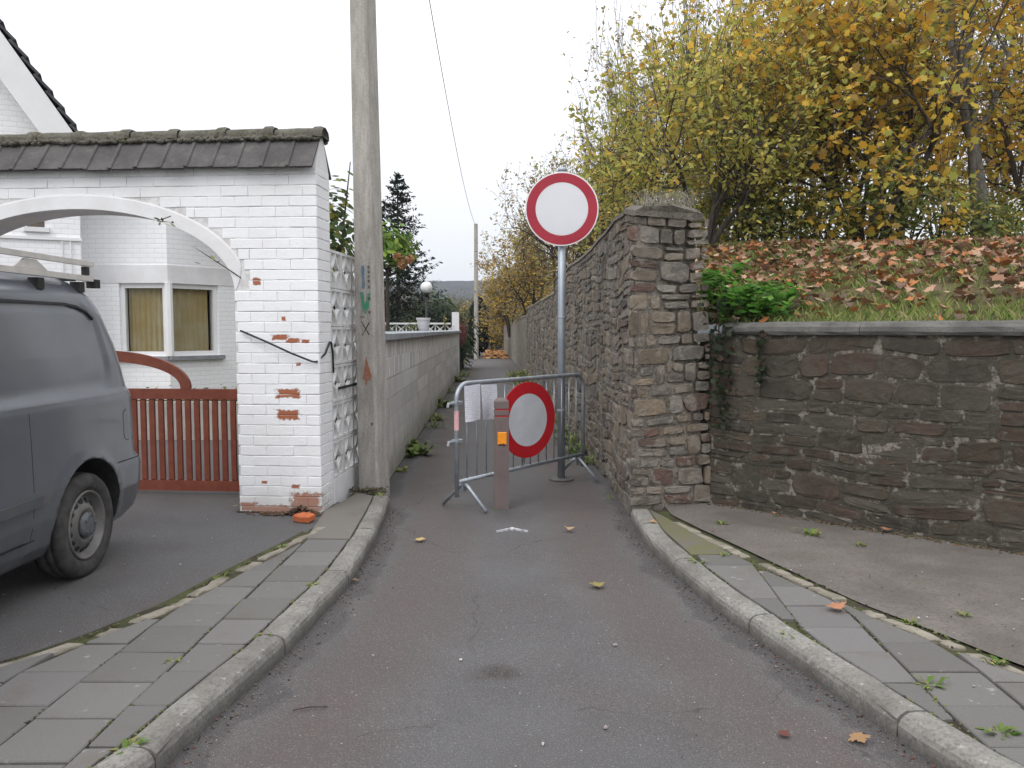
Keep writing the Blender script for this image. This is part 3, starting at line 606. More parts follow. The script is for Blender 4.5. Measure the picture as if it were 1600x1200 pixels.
# smooth band around the arch
tr = MB(); GR = .115; V = []; th = np.linspace(.0, np.pi, 60)
for t in th:
    ft_ = min(1, 3.2 * math.sin(t) + .05)
    for g_, n_ in ((.0, -.02), (.0, .006), (.004 * ft_, .004 * ft_ + .003), ((GR - .012) * ft_, .004 * ft_ + .003), (GR * ft_, .003), (GR * ft_, -.02)):
        V.append(WF.p(ac - (aa + g_) * math.cos(t) * (1 if 0 <= t <= np.pi else 1), spring + (ab + g_) * math.sin(t), n_))
tr.add(V, [(i * 6 + a, i * 6 + a + 1, i * 6 + 7 + a, i * 6 + 6 + a) for i in range(len(th) - 1) for a in range(5)]); tr.build('arch_band', 'wpaint', gw, smooth=False)
so_ = MB(); V = []
for u_, z_ in zip(us, zz): V += list(WF.p([u_, u_], [z_ - .001, z_ - .001], [.0, -TH]))
so_.add(V, [(2 * i, 2 * i + 1, 2 * i + 3, 2 * i + 2) for i in range(len(us) - 1)]); so_.build('arch_soffit', 'wpaint', gw)
CH = .0805; BL = .215; rest = MB(); r = np.random.default_rng(12); nb = 0
def brick(fr, u0, u1, v0, v1, single, pr=0.):
    j = lambda: r.uniform(-.0022, .0022)
    poly = [(u0 + j(), v0 + j()), ((u0 + u1) / 2, v0 + j()), (u1 + j(), v0 + j()), (u1 + j(), v1 + j()), ((u0 + u1) / 2, v1 + j()), (u0 + j(), v1 + j())]
    mb = MB() if single else rest; P = np.array(poly); Q = P.copy(); cu_ = (u0 + u1) / 2; cv_ = (v0 + v1) / 2
    Q[:, 0] -= np.sign(np.round(P[:, 0] - cu_, 4)) * .0016; Q[:, 1] -= np.sign(P[:, 1] - cv_) * .0045; tl = r.uniform(-.0012, .0012); n1 = .002 + pr
    V = np.concatenate([fr.p(P[:, 0], P[:, 1], -.02), fr.p(P[:, 0], P[:, 1], n1 - .003), fr.p(Q[:, 0], Q[:, 1], n1 + tl * np.sign(P[:, 0] - cu_))])
    mb.add(V, [tuple(range(12, 18))] + [(a + i, a + (i + 1) % 6, a + 6 + (i + 1) % 6, a + 6 + i) for a in (0, 6) for i in range(6)])
    if single: mb.build('brick', 'wbrick', gw)
row = 0; v = .03
while v < HT - .02:
    v1 = min(v + CH - .0035, HT); u = -(BL / 2 if row % 2 else 0)
    while u < UE:
        a, b = max(u, 0.001), min(u + BL - .001, UE); u += BL; vm = (v + v1) / 2
        segs = [(a, b)]
        if vm < float(arch(ac, GR)):
            e = aa + (GR if vm > spring else 0.)
            hw = e * math.sqrt(max(0, 1 - (max(0, vm - .03 - spring) / (ab + GR)) ** 2)) if vm > spring else aa
            lo, hi = ac - hw, ac + hw; segs = [(a, min(b, lo)), (max(a, hi), b)]
        for (p_, q_) in segs:
            if q_ - p_ > .025:
                single = p_ < ac + .75 and nb < 232
                brick(WF, p_, q_, v, v1, single, r.uniform(-.0015, .0025)); nb += single
    u = 0 if row % 2 else -BL / 2
    while u < TH:
        a, b = max(u, .004), min(u + BL - .001, TH - .002); u += BL
        if b - a > .03: brick(SF, a, b, v, v1, nb < 300, r.uniform(-.001, .002)); nb += 1
    v += CH; row += 1
if rest.n: rest.build('brickwork', 'wbrick', gw, kind='stuff')
# gable at the end of the tiled top
RZ_ = 3.0; mb = MB(); prism(mb, SF, [(0, HT), (TH, HT), (TH / 2 + .02, RZ_ - .0), (TH / 2 - .02, RZ_ - .0)], -UE, .0, .002); mb.build('roof_core', 'wpaint', gw)
# flat tiles on both slopes, ridge caps above
EO = .075
for sgn, nm in ((1, 0), (-1, 1)):
    # slope frame: origin at eaves, V runs up the slope
    n_e = (EO if sgn == 1 else -TH - EO); eave = WF.p(0, HT - .02, n_e); top_ = WF.p(0, RZ_ + .03, -TH / 2); Vd = top_ - eave; Lr = np.linalg.norm(Vd); Vd /= Lr
    Nn = np.cross(Vd, WF.U) if sgn == -1 else np.cross(WF.U, Vd); Nn = Nn if Nn[2] > 0 else -Nn
    TF = Fr(eave, WF.U, Vd, Nn); u = .006; i = 0
    while u < UE - .05:
        w = .198; mb = MB(); t0 = r.uniform(-.004, .004); d0 = r.uniform(-.012, .004)
        sec = [(0, .0), (w * .86, .0), (w * .9, .012), (w * 1.03, .012)]
        P_ = []
        for vv in (d0, Lr + .0):
            lift = .02 if vv < .1 else .012
            for (su, sn) in sec: P_.append(TF.p(u + su, vv, lift + sn + t0))
            for (su, sn) in sec[::-1]: P_.append(TF.p(u + su, vv, lift + sn + t0 - .017))
        k = 8; mb.add(P_, [(a, (a + 1) % k, k + (a + 1) % k, k + a) for a in range(k)] + [tuple(range(k))[::-1], tuple(range(k, 2 * k))]); mb.build('roof_tile', 'tile', gw); u += w
u = -.03; i = 0
while u < UE:
    l = .385; n = 9; V = []; us_ = [0, .02, .075, .085, .2, .3, l + .03]; rad = [.083, .094, .094, .08, .077, .075, .073]
    jz = r.uniform(-.008, .008); jy = r.uniform(-.008, .008)
    for su, ra in zip(us_, rad):
        for a in np.linspace(-.25, np.pi + .25, n):
            V.append(WF.p(u + su, RZ_ + .005 + jz * (1 - su / l) + (ra * .82) * math.sin(a) + r.normal(0, .0025), -TH / 2 + jy + ra * 1.12 * math.cos(a) + r.normal(0, .0025)))
    m = len(us_); f = [(j * n + a, j * n + a + 1, j * n + n + a + 1, j * n + n + a) for j in range(m - 1) for a in range(n - 1)] + [tuple(range(n))]
    MB().add(V, f).build('ridge_tile', 'ridge', gw, smooth=True); u += l
# mortar and moss under the ridge caps
mb = MB(); 
for q in np.arange(-.0, UE, .025):
    for s_ in (1, -1):
        c_ = WF.p(q, RZ_ - .022 + r.uniform(-.012, .008), -TH / 2 + s_ * (.088 + r.uniform(-.008, .012))); rr = r.uniform(.016, .03)
        lathe(mb, c_, (0, 0, 1), [(.0, -rr), (rr * .9, -rr * .4), (rr, .0), (rr * .6, rr * .6), (0, rr * .8)], 6)
mb.build('ridge_mortar', 'ridge', gw, kind='stuff')

# dangling cable over the pillar
mb = MB(); tube(mb, [(-2.105, 6.215, 1.492), (-1.9, 6.17, 1.41), (-1.7, 6.15, 1.32), (-1.54, 6.16, 1.255), (-1.515, 6.19, 1.25), (-1.47, 6.3, 1.31), (-1.46, 6.42, 1.40), (-1.46, 6.47, 1.395), (-1.455, 6.5, 1.3), (-1.455, 6.51, 1.15)], .008, 6)
mb.build('loose_cable', 'cable', label='loose black cable hanging across the white brick pillar', cat='cable', smooth=True)
# twigs of a climber hanging into the arch
def twig(path, lv, label):
    mb = MB(); tube(mb, path, [.004] * (len(path) - 1) + [.0015], 4); t = thing('climber_twig', path[0], label, 'twig'); mb.build('stem', 'bark', t)
    ml = MB(); leaves(ml, np.array(lv, float), .05, OVAL, [(.05, .05, .045), (.09, .1, .06), (.35, .33, .12)], .1, seed=len(lv)); ml.build('leaf_cluster', 'leaf', t, kind='stuff')
twig([(-2.1, 6.24, 1.9), (-2.2, 6.23, 1.97), (-2.32, 6.22, 2.05), (-2.44, 6.21, 2.13)], [(-2.44, 6.2, 2.135), (-2.3, 6.2, 2.05), (-2.26, 6.2, 2.02), (-2.42, 6.2, 2.01)], 'thin dark climber twig sticking out of the arch edge')
twig([(-2.62, 6.22, 2.37), (-2.66, 6.2, 2.35), (-2.72, 6.2, 2.33), (-2.6, 6.2, 2.32)], [(-2.72, 6.2, 2.345), (-2.68, 6.2, 2.34), (-2.7, 6.2, 2.31), (-2.64, 6.2, 2.3), (-2.6, 6.2, 2.32), (-2.6, 6.2, 2.3)], 'small cluster of dark dried leaves under the arch')

# ------------------------------------------------------------------ timber gate
gt = thing('wooden_gate', (-3.5, 7.0, .08), 'red brown slatted timber gate with curved top brace behind the arch', 'gate')
GA = np.array((-2.33, 6.9)); GD = np.array((-1, .085)); GD /= np.linalg.norm(GD); GN = np.array((GD[1], -GD[0])); GN = GN if GN[1] < 0 else -GN
GF = Fr((GA[0], GA[1], 0), (GD[0], GD[1], 0), UPZ, (GN[0], GN[1], 0)); GL = 2.5
def gpart(nm, *a): mb = MB(); obox(mb, GF, *a); mb.build(nm, 'gatewood', gt)
gpart('gate_post', -.03, .035, .06, 1.02, -.05, .02); gpart('gate_post', GL - .035, GL + .03, .06, 1.02, -.05, .02)
gpart('top_rail', .037, GL - .037, .895, .985, -.035, .012); gpart('bottom_rail', .037, GL - .037, .09, .182, -.035, .012)
u = .07
while u < GL - .1: gpart('slat', u, u + .046, .184, .893, -.022, .004, .004); u += .0815
mb = MB(); V = []; n = 40; cu = GL / 2
for t in np.linspace(0, np.pi, n):
    for ra, n_ in ((0, -.03), (0, .008), (.095, .008), (.095, -.03)): V.append(GF.p(cu - (.78 - ra * .9) * math.cos(t), .987 + (.33 - ra) * math.sin(t) ** .9 if 0 < t < np.pi else .987, n_))
mb.add(V, [(i * 4 + a, i * 4 + (a + 1) % 4, i * 4 + 4 + (a + 1) % 4, i * 4 + 4 + a) for i in range(n - 1) for a in range(4)]); mb.build('arched_brace', 'gatewood', gt)

# ------------------------------------------------------------------ house behind the gate
hs_ = thing('white_house', (-6, 12, 0), 'white brick house with steep dark tiled gable and corner window behind the arch', 'house')
HU = np.array((.894, .447)); HV = np.array((-.447, .894)); H0 = np.array((-5.88, 11.01)); HN = -HV
HF = Fr((H0[0], H0[1], 0), (HU[0], HU[1], 0), UPZ, (HN[0], HN[1], 0)); SLP = 1.53; EZ = 3.85; GWd = 6.6
apex = EZ + SLP * GWd / 2
mb = MB(); prism(mb, HF, [(0, -.05), (0, EZ), (-GWd / 2, apex), (-GWd, EZ), (-GWd, -.05)], -9, 0, .001); mb.build('wall', 'hbrick', hs_)
roof = None
mb = MB(); t_ = .16
for s_ in (1, -1):
    e = lambda d: (-GWd / 2 + s_ * (GWd / 2 + d), EZ - SLP * d)
    a, b = e(.22), (-GWd / 2, apex); prism(mb, HF, [a, (a[0], a[1] + .2), (b[0], b[1] + .2), b][::s_], -9.3, .26, .002)
roof = mb.build('roof', 'slate', hs_)
# verge tiles, step by step down the slope
dl = np.array((1, -SLP)); dl /= np.linalg.norm(dl); nl = np.array((SLP, 1)); nl /= np.linalg.norm(nl); Ls = (GWd / 2 + .22) / dl[0]
q = 0
while q < Ls:
    A_ = np.array((-GWd / 2, apex + .2)) + dl * q; B_ = A_ + dl * .27
    pts = [A_ + nl * .005, B_ + nl * .055, B_ + nl * .09, A_ + nl * .04]; mb = MB(); prism(mb, HF, [tuple(p) for p in pts][::-1], -.4, .30, .004); mb.build('roof_tile', 'slate', roof); q += .235
# bargeboard
mb = MB(); A_ = np.array((-GWd / 2, apex + .19)); B_ = np.array((.2, EZ - SLP * .2 + .19)); w_ = nl * -.34
prism(mb, HF, [tuple(A_), tuple(A_ + w_ * 1.1), tuple(B_ + w_), tuple(B_)], .262, .29, .003); mb.build('bargeboard', 'frame', hs_)
mb = MB(); o2 = nl * -.3; prism(mb, HF, [tuple(A_ + o2), tuple(A_ + o2 * 1.12), tuple(B_ + o2 * 1.12), tuple(B_ + o2)], .0, .262, .001); mb.build('soffit', 'frame', hs_)
mb = MB(); lathe(mb, HF.p(-.62, 4.62, .0), (HF.N[0], HF.N[1], 0), [(.001, .004), (.03, .004), (.03, -.02)], 14); mb.build('vent_pipe', 'inside', hs_)
# cornice, small upper window, drainpipe traces on the gable side
mb = MB(); obox(mb, HF, -3.2, .02, 2.70, 2.74, .0, .03); mb.build('cornice', 'frame', hs_)
mb = MB(); obox(mb, HF, -.62, -.42, 2.86, 3.4, .0, .012); wn = mb.build('window', 'inside', hs_); mb = MB(); obox(mb, HF, -.66, -.36, 2.80, 2.86, .0, .05); mb.build('window_sill', 'wpaint', wn)
for px_ in (-.22, -.12): mb = MB(); tube(mb, [HF.p(px_, .1, .02), HF.p(px_, 2.69, .02)], .012, 6); mb.build('drain_pipe', 'wpaint', hs_)
# extension with the corner window
ex = [(-6.15, 11.5), (-4.92, 11.5), (-3.2, 13.75)]
def wallseg(a, b, z0, z1, u0=None, u1=None):
    a = np.array(a); b = np.array(b); d = b - a; Ln = np.linalg.norm(d); d /= Ln; n_ = np.array((d[1], -d[0])); n_ = n_ if n_[1] < 0 else -n_
    return Fr((a[0], a[1], 0), (d[0], d[1], 0), UPZ, (n_[0], n_[1], 0)), Ln
FA, LAa = wallseg(ex[0], ex[1], 0, 3.3); FB, LBb = wallseg(ex[1], ex[2], 0, 3.3)
wz0, wz1 = 1.12, 2.16; wa0 = LAa - .70; wb1 = .80
mb = MB()
obox(mb, FA, -.2, wa0, -.05, 3.35, -.25, 0, .001); obox(mb, FA, wa0, LAa, -.05, wz0, -.25, 0, .001); obox(mb, FA, wa0, LAa, wz1, 3.35, -.25, 0, .001)
obox(mb, FB, wb1, LBb, -.05, 3.35, -.25, 0, .001); obox(mb, FB, 0, wb1, -.05, wz0, -.25, 0, .001); obox(mb, FB, 0, wb1, wz1, 3.35, -.25, 0, .001)
mb.build('extension_wall', 'hbrick', hs_)
mb = MB(); obox(mb, FA, -.2, LAa + .003, wz1 + .004, wz1 + .26, .0, .012); obox(mb, FB, -.003, wb1 + .35, wz1 + .004, wz1 + .26, .0, .012); mb.build('lintel_band', 'wpaint', hs_)
mb = MB(); box(mb, -7.5, -3.4, 11.55, 15, 3.3, 3.45); mb.build('flat_roof', 'slate', hs_)
mb = MB(); box(mb, -6.2, -4.3, 12.9, 13, .3, 3.2); box(mb, -6.3, -6.2, 11.8, 13, .3, 3.2); mb.build('room_wall', 'inside', hs_)
for FRm, a, b in ((FA, wa0, LAa - .03), (FB, .03, wb1)):
    w = thing_w = None; mb = MB(); fw = .065
    obox(mb, FRm, a, a + fw, wz0, wz1, -.12, -.04); obox(mb, FRm, b - fw, b, wz0, wz1, -.12, -.04); obox(mb, FRm, a + fw, b - fw, wz0, wz0 + fw, -.12, -.04); obox(mb, FRm, a + fw, b - fw, wz1 - fw, wz1, -.12, -.04)
    w = mb.build('window_frame', 'frame', hs_)
    mb = MB(); obox(mb, FRm, a + fw - .01, b - fw + .01, wz0 + fw - .01, wz1 - fw + .01, -.085, -.075, .001); mb.build('pane', 'glass', w)
    mb = MB(); V = []; n = 40
    for i, q in enumerate(np.linspace(a + .07, b - .07 if FRm is FA else b - .1, n)): V += [FRm.p(q, wz0 - .1, -.15 - .02 * math.sin(i * 1.1)), FRm.p(q, wz1, -.15 - .012 * math.sin(i * 1.1))]
    mb.add(V, [(2 * i, 2 * i + 2, 2 * i + 3, 2 * i + 1) for i in range(n - 1)]); mb.build('curtain', 'curtain', w, smooth=True)
    mb = MB(); obox(mb, FRm, a - .06, b + (.06 if FRm is FB else .04), wz0 - .06, wz0 - .003, -.12, .07, .008); mb.build('window_sill', 'sill', w)
mb = MB(); tube(mb, [(-4.905, 11.49, wz0), (-4.905, 11.49, wz1)], .055, 8); mb.build('corner_mullion', 'frame', hs_)
# raised flower bed under the window
bd = thing('flower_bed', (-4.4, 10.6, .06), 'raised flower bed with low pale wall under the corner window', 'flower bed')
mb = MB(); box(mb, -5.6, -2.9, 10.35, 10.47, .06, .56); mb.build('bed_wall', 'conc', bd)
mb = MB(); box(mb, -5.6, -2.9, 10.472, 11.4, .06, .5); mb.build('soil', 'soil', bd)
for i, (x, y, n, s, c_) in enumerate(((-4.6, 10.7, 120, .25, (.1, .16, .05)), (-4.0, 10.8, 160, .3, (.1, .15, .04)), (-3.35, 10.75, 150, .25, (.1, .11, .09)), (-3.7, 10.6, 60, .2, (.16, .2, .06)))):
    P = np.random.default_rng(i).normal(size=(n, 3)) * (s, .15, .07) + (x, y, .6); P[:, 2] = np.maximum(P[:, 2], .5)
    mb = MB(); leaves(mb, P, .07, OVAL, [c_, tuple(a * .6 for a in c_), (.25, .2, .06)], .3, seed=i); mb.build('bedding_plant', 'leaf', bd, kind='stuff')
# ------------------------------------------------------------------ pierced screen wall
sw = thing('screen_wall', (-1.5, 7.0, .06), 'white pierced concrete screen wall between brick pillar and concrete pole', 'wall')
SX = -1.47; SBF = Fr((SX, 6.53, .27), (.075, 1, 0), UPZ, (1, -.075, 0)); CW, CHh = .305, .31
bm_ = MB(); ft = .022; D0, D1 = -.045, 0.
obox(bm_, Fr((0, 0, 0), (1, 0, 0), (0, 1, 0), UPZ), 0, ft, 0, CHh, D0, D1); F2 = Fr((0, 0, 0), (1, 0, 0), (0, 1, 0), UPZ)
obox(bm_, F2, CW - ft, CW, 0, CHh, D0, D1); obox(bm_, F2, ft, CW - ft, 0, ft, D0, D1); obox(bm_, F2, ft, CW - ft, CHh - ft, CHh, D0, D1)
for cx_, cy_, a0 in ((0, 0, 0), (CW, 0, 90), (CW, CHh, 180), (0, CHh, 270)):
    n = 11; V = []
    for t in np.linspace(R(a0 + 4), R(a0 + 86), n):
        for k_, dn in ((.5 - .055, D0 + .01), (.5 - .045, D1 - .003), (.5 + .03, D1 - .003), (.5 + .04, D0 + .01)): V.append((cx_ + CW * k_ * math.cos(t), cy_ + CHh * k_ * math.sin(t), dn))
    bm_.add(V, [(i * 4 + a, i * 4 + (a + 1) % 4, i * 4 + 4 + (a + 1) % 4, i * 4 + 4 + a) for i in range(n - 1) for a in range(4)])
sme = bm_.mesh('screen_block', 'screen')
SM = Matrix(((SBF.U[0], SBF.V[0], SBF.N[0], 0), (SBF.U[1], SBF.V[1], SBF.N[1], 0), (SBF.U[2], SBF.V[2], SBF.N[2], 0), (0, 0, 0, 1)))
for i in range(3):
    for j in range(6):
        o = link('screen_block', sme, sw); o.matrix_basis = Matrix.Translation(Vector(SBF.p(i * (CW + .004), j * (CHh + .004), 0))) @ SM
mb = MB(); obox(mb, SBF, 0, .92, -.25, -.003, -.06, .004); mb.build('plinth', 'wpaint', sw)
mb = MB(); obox(mb, SBF, .15, .7, .97 - .27 + .03, .97 - .27 + .05, .002, .02); mb.build('metal_bar', 'dark', sw)
# ------------------------------------------------------------------ concrete poles and wire
def pole(loc, rz, w0, w1, hgt, label, marks=False):
    t = thing('utility_pole', loc, label, 'pole'); V = []; c, s = math.cos(rz), math.sin(rz); zs = [-.1, .0, hgt * .25, hgt * .5, hgt * .75, hgt]; lean = -.012 if marks else 0
    def sect(z, n_=0.):
        w = w0 + (w1 - w0) * max(z, 0) / hgt; h = w / 2; b = w * .09
        q = [(-h + b, -h), (h - b, -h), (h, -h + b), (h, h - b), (h - b, h), (-h + b, h), (-h, h - b), (-h, -h + b)]
        return [(loc[0] + lean * z + c * x - s * y, loc[1] + s * x + c * y, loc[2] + z) for x, y in q]
    for z in zs: V += sect(z)
    mb = MB(); mb.add(V, [(j * 8 + a, j * 8 + (a + 1) % 8, j * 8 + 8 + (a + 1) % 8, j * 8 + 8 + a) for j in range(len(zs) - 1) for a in range(8)] + [tuple(range(40, 48))]); mb.build('shaft', 'conc', t)
    if marks:
        tl = math.atan((w1 - w0) / 2 / hgt)
        F = Fr(loc, (c, s, 0), (lean, 0, 1), (s, -c, 0))
        def dab(poly, mat, lbl):
            mb = MB(); w = lambda z: (w0 + (w1 - w0) * z / hgt) / 2
            P = np.array(poly, float); k = len(P); V = [F.p(u, z, w(z) + .0012) for u, z in P] + [F.p(u, z, w(z) - .01) for u, z in P]
            mb.add(V, [tuple(range(k))] + [(i, (i + 1) % k, k + (i + 1) % k, k + i) for i in range(k)]); mb.build('paint_mark', mat, t, label=lbl)
        F.O = F.O + F.U * .018
        dab([(-.035, 1.99), (-.005, 2.0), (.0, 1.96), (-.008, 1.9), (.004, 1.84), (-.01, 1.79), (-.032, 1.80), (-.026, 1.88), (-.036, 1.93)], 'pblue', 'faded blue paint stroke')
        dab([(-.055, 1.765), (-.02, 1.77), (-.005, 1.66), (.025, 1.755), (.055, 1.76), (.032, 1.62), (.0, 1.575), (-.03, 1.6)], 'pgreen', 'green paint V')
        for a_, b_ in (((-.042, 1.505), (.03, 1.4)), ((-.036, 1.395), (.036, 1.5))):
            a_ = np.array(a_); b_ = np.array(b_); d = (b_ - a_) / np.linalg.norm(b_ - a_); n_ = np.array((-d[1], d[0])) * .005
            dab([a_ - n_ - d * .004, b_ - n_, b_ + d * .012, b_ + n_, a_ + n_, a_ - d * .012], 'pblack', 'black painted X')
        dab([(-.005, 1.21), (.015, 1.14), (.05, 1.03), (.032, .99), (.012, 1.0), (-.008, .94), (-.026, 1.0), (-.045, 1.0), (-.034, 1.06)], 'pred', 'worn red paint triangle')
        for z in (1.99, 1.95, 1.91, 1.87, 1.82, 1.72, 1.6, .62): dab([(.028, z), (.05, z + .004), (.052, z - .02), (.034, z - .024)], 'pfaint', None)
        dab([(-.06, 1.553), (-.01, 1.556), (-.01, 1.546), (-.06, 1.545)], 'pfaint', None)
    return t
pole((-1.238, 7.12, .06), R(-24), .212, .135, 8.2, 'tall square concrete utility pole with coloured paint marks beside screen wall', True)
fp = pole((-1.83, 41, 0), R(-20), .2, .15, 6.85, 'distant slim concrete utility pole down the alley')
mb = MB(); a = np.array((-1.34, 7.12, 8.2)); b = np.array((-1.86, 41, 6.8)); ts = np.linspace(0, 1, 30)
tube(mb, a + (b - a) * ts[:, None] - np.array((0, 0, 1.)) * (.9 * 4 * ts * (1 - ts))[:, None], .008, 5); mb.build('power_cable', 'cable', label='thin black power cable running between the two utility poles', cat='cable')
# ------------------------------------------------------------------ grey block wall along the alley
bw = thing('block_wall', (-1.45, 16, 0), 'long low grey concrete block wall with blue grey coping along alley', 'wall')
D = np.array((-.0285, 1)); D /= np.linalg.norm(D); Y0 = 7.35; Lw = 18.4
BF = Fr((float(lwall(Y0)), Y0, 0), (D[0], D[1], 0), UPZ, (D[1], -D[0], 0)); r = np.random.default_rng(77)
mb = MB(); obox(mb, BF, 0, Lw, -.1, 1.42, -.2, -.008, .001); mb.build('mortar_core', 'conc', bw)
mb = MB(); obox(mb, BF, 0, Lw, 1.025, 1.415, -.02, .0025, .001); mb.build('joint_mortar', 'wmortar', bw)
for j in range(7):
    z0, z1 = .02 + j * .2, .02 + j * .2 + .194; l = .4 if j >= 5 else 1.85; u = -(l / 2 if (j % 2 and j >= 5) else 0)
    while u < Lw:
        a_, b_ = max(u, 0), min(u + l - (.034 if j >= 5 else .005), Lw); u += l
        if b_ - a_ < .05: continue
        cl = np.array((.62, .605, .58)) * r.uniform(.85, 1.12); mb = MB(); obox(mb, BF, a_, b_, z0, z1, -.03, r.uniform(.004, .006) if j >= 5 else 0.004, .004, cl); mb.build('concrete_block' if j >= 5 else 'concrete_panel', 'block', bw)
jm = MB()
for j in (5, 6):
    for q in np.arange(.4 - .2 * (j % 2), Lw, .4): obox(jm, BF, q - .033, q + r.uniform(-.004, .002), .02 + j * .2 + r.uniform(0, .03), .02 + j * .2 + .19, -.01, .0095, .002)
jm.build('joint_mortar', 'wmortar', bw, kind='stuff')
u = 0
while u < Lw:
    mb = MB(); prism(mb, Fr(BF.p(u, 1.425, 0), BF.N, UPZ, -BF.U), [(.07, -.02), (.07, .035), (-.08, .055), (-.24, .035), (-.24, -.02)], -1.0, -.0, .003); mb.build('coping_slab', 'metalcope', bw); u += 1.004
mb = MB(); obox(mb, BF, Lw + .005, Lw + .16, -.05, 2.06, -.2, .03, .01); mb.build('end_post', 'wpaint', bw, label='white end post')
# second, lower garden wall
b2 = thing('garden_wall', (-1.9, 28, 0), 'short plain concrete garden wall beyond the white end post', 'wall')
F2w = Fr(BF.p(Lw + .3, 0, -.1), BF.U, UPZ, BF.N); u = 0
for j in range(3):
    for q in range(4): mb = MB(); obox(mb, F2w, q * 1.6, q * 1.6 + 1.594, j * .36, j * .36 + .355, -.15, 0, .005, np.array((.34, .32, .28)) * r.uniform(.85, 1.1)); mb.build('concrete_panel', 'block', b2)
b3 = thing('garden_wall', (-2.3, 46, 0), 'weathered concrete wall behind the dark column cypress far down alley', 'wall')
for q in range(5): mb = MB(); obox(mb, F2w, 15 + q * 2, 15 + q * 2 + 1.99, 0, 1.1, -.15, 0, .005, (.2, .19, .165)); mb.build('concrete_panel', 'block', b3)
# white ornamental balustrade across the garden
ba = thing('balustrade', (-2.6, 25.5, 0), 'low white pierced balustrade across the garden beside white end post', 'balustrade')
mb = MB(); box(mb, -6, -1.95, 25.4, 25.55, 0, 1.36); mb.build('base_wall', 'wpaint', ba)
mb = MB(); box(mb, -6, -1.95, 25.38, 25.57, 1.665, 1.72); mb.build('top_rail', 'wpaint', ba)
for i in range(12):
    x = -1.97 - i * .31; mb = MB()
    for s_ in (1, -1): tube(mb, [(x - .15, 25.475, 1.515 - s_ * .15), (x - .06, 25.475, 1.515 - s_ * .05), (x, 25.475, 1.515 + 0), (x + .06, 25.475, 1.515 + s_ * .05), (x + .15, 25.475, 1.515 + s_ * .15)][0:5], .022, 5)
    tube(mb, [(x - .155, 25.475, 1.36), (x - .155, 25.475, 1.67)], .022, 5); mb.build('baluster', 'wpaint', ba)
# globe lamp, flower pot
lp = thing('globe_lamp', (-1.70, 16, 0), 'white globe lamp on black post behind the block wall', 'lamp')
mb = MB(); tube(mb, [(-1.70, 16, 0), (-1.70, 16, 2.2)], .028, 10); mb.build('lamp_post', 'black', lp, smooth=True)
mb = MB(); lathe(mb, (-1.70, 16, 2.17), UPZ, [(.03, -.02), (.05, .02), (.065, .06), (.05, .065)], 16); mb.build('lamp_collar', 'black', lp, smooth=True)
mb = MB(); lathe(mb, (-1.70, 16, 2.335), UPZ, [(.118 * math.sin(a), -.118 * math.cos(a)) for a in np.linspace(0, np.pi, 15)], 24); mb.build('globe', 'globe', lp, smooth=True)
fpz = 1.48; mb = MB(); lathe(mb, (-1.545, 14, fpz), UPZ, [(.001, .0), (.07, 0), (.085, .03), (.105, .1), (.115, .19), (.125, .19), (.125, .225), (.11, .225), (.1, .17), (.001, .17)], 20)
mb.build('flower_pot', 'sgrey', label='white round flower pot standing on the block wall coping', cat='flower pot', smooth=False)
# ------------------------------------------------------------------ no-vehicles sign on its post
def disc(F, cx, cz, rad, parent, mats, back='galv', w_rim=.02, ring=.26, bend=0.):
    seg = 48
    def ann(nm, r0, r1, n0, mat, par):
        mb = MB(); an = np.linspace(0, 2 * np.pi, seg, endpoint=False); V = []
        for rr in (r0, r1):
            if rr > 0: V += [F.p(cx + rr * math.cos(a), cz + rr * math.sin(a), n0 + bend * (rr * math.cos(a)) ** 2) for a in an]
        if r0 > 0: f = [(i, (i + 1) % seg, seg + (i + 1) % seg, seg + i) for i in range(seg)]
        else:
            V.append(F.p(cx, cz, n0)); f = [(i, (i + 1) % seg, seg) for i in range(seg)]
        mb.add(V, f); return mb.build(nm, mat, par)
    mb = MB(); lathe(mb, F.p(cx, cz, 0), F.N, [(.001, -.012), (rad - .012, -.012), (rad, -.004), (rad, .0), (rad - .002, .002), (.001, .002)], seg); pl_ = mb.build('sign_plate', mats[0], parent)
    ann('red_ring', rad * (1 - ring), rad - w_rim, .0035, mats[1], pl_); ann('white_field', 0, rad * (1 - ring) - .006, .0035, mats[2], pl_)
    return pl_
sg = thing('road_sign', (.493, 7.93, 0), 'round red and white prohibition sign on tall grey metal post', 'sign')
SGF = Fr((.484, 7.865, 0), (1, -.03, 0), UPZ, (-.03, -1, 0))
disc(SGF, 0, 2.668, .357, sg, ('srim', 'red', 'sgrey'), w_rim=.013, ring=.285)
mb = MB(); tube(mb, [(.493, 7.93, 0), (.488, 7.93, 3.05)], .038, 14); mb.build('post', 'galvpole', sg, smooth=True)
mb = MB(); lathe(mb, (.488, 7.93, 3.05), UPZ, [(.041, -.01), (.041, .015), (.02, .03), (.001, .033)], 14); mb.build('post_cap', 'galvpole', sg, smooth=True)
mb = MB(); lathe(mb, (.493, 7.93, .0), UPZ, [(.125, .006), (.12, .016), (.05, .022)], 20); mb.build('base_collar', 'cope', sg)
for z in (2.5, 2.85): mb = MB(); obox(mb, SGF, -.09, .09, z - .02, z + .02, -.05, -.013); mb.build('bracket', 'galv', sg)
for z in (.7, 1.62): mb = MB(); lathe(mb, (.492, 7.93, z), UPZ, [(.04, -.012), (.042, 0), (.04, .012)], 14); mb.build('joint_band', 'galvpole', sg)
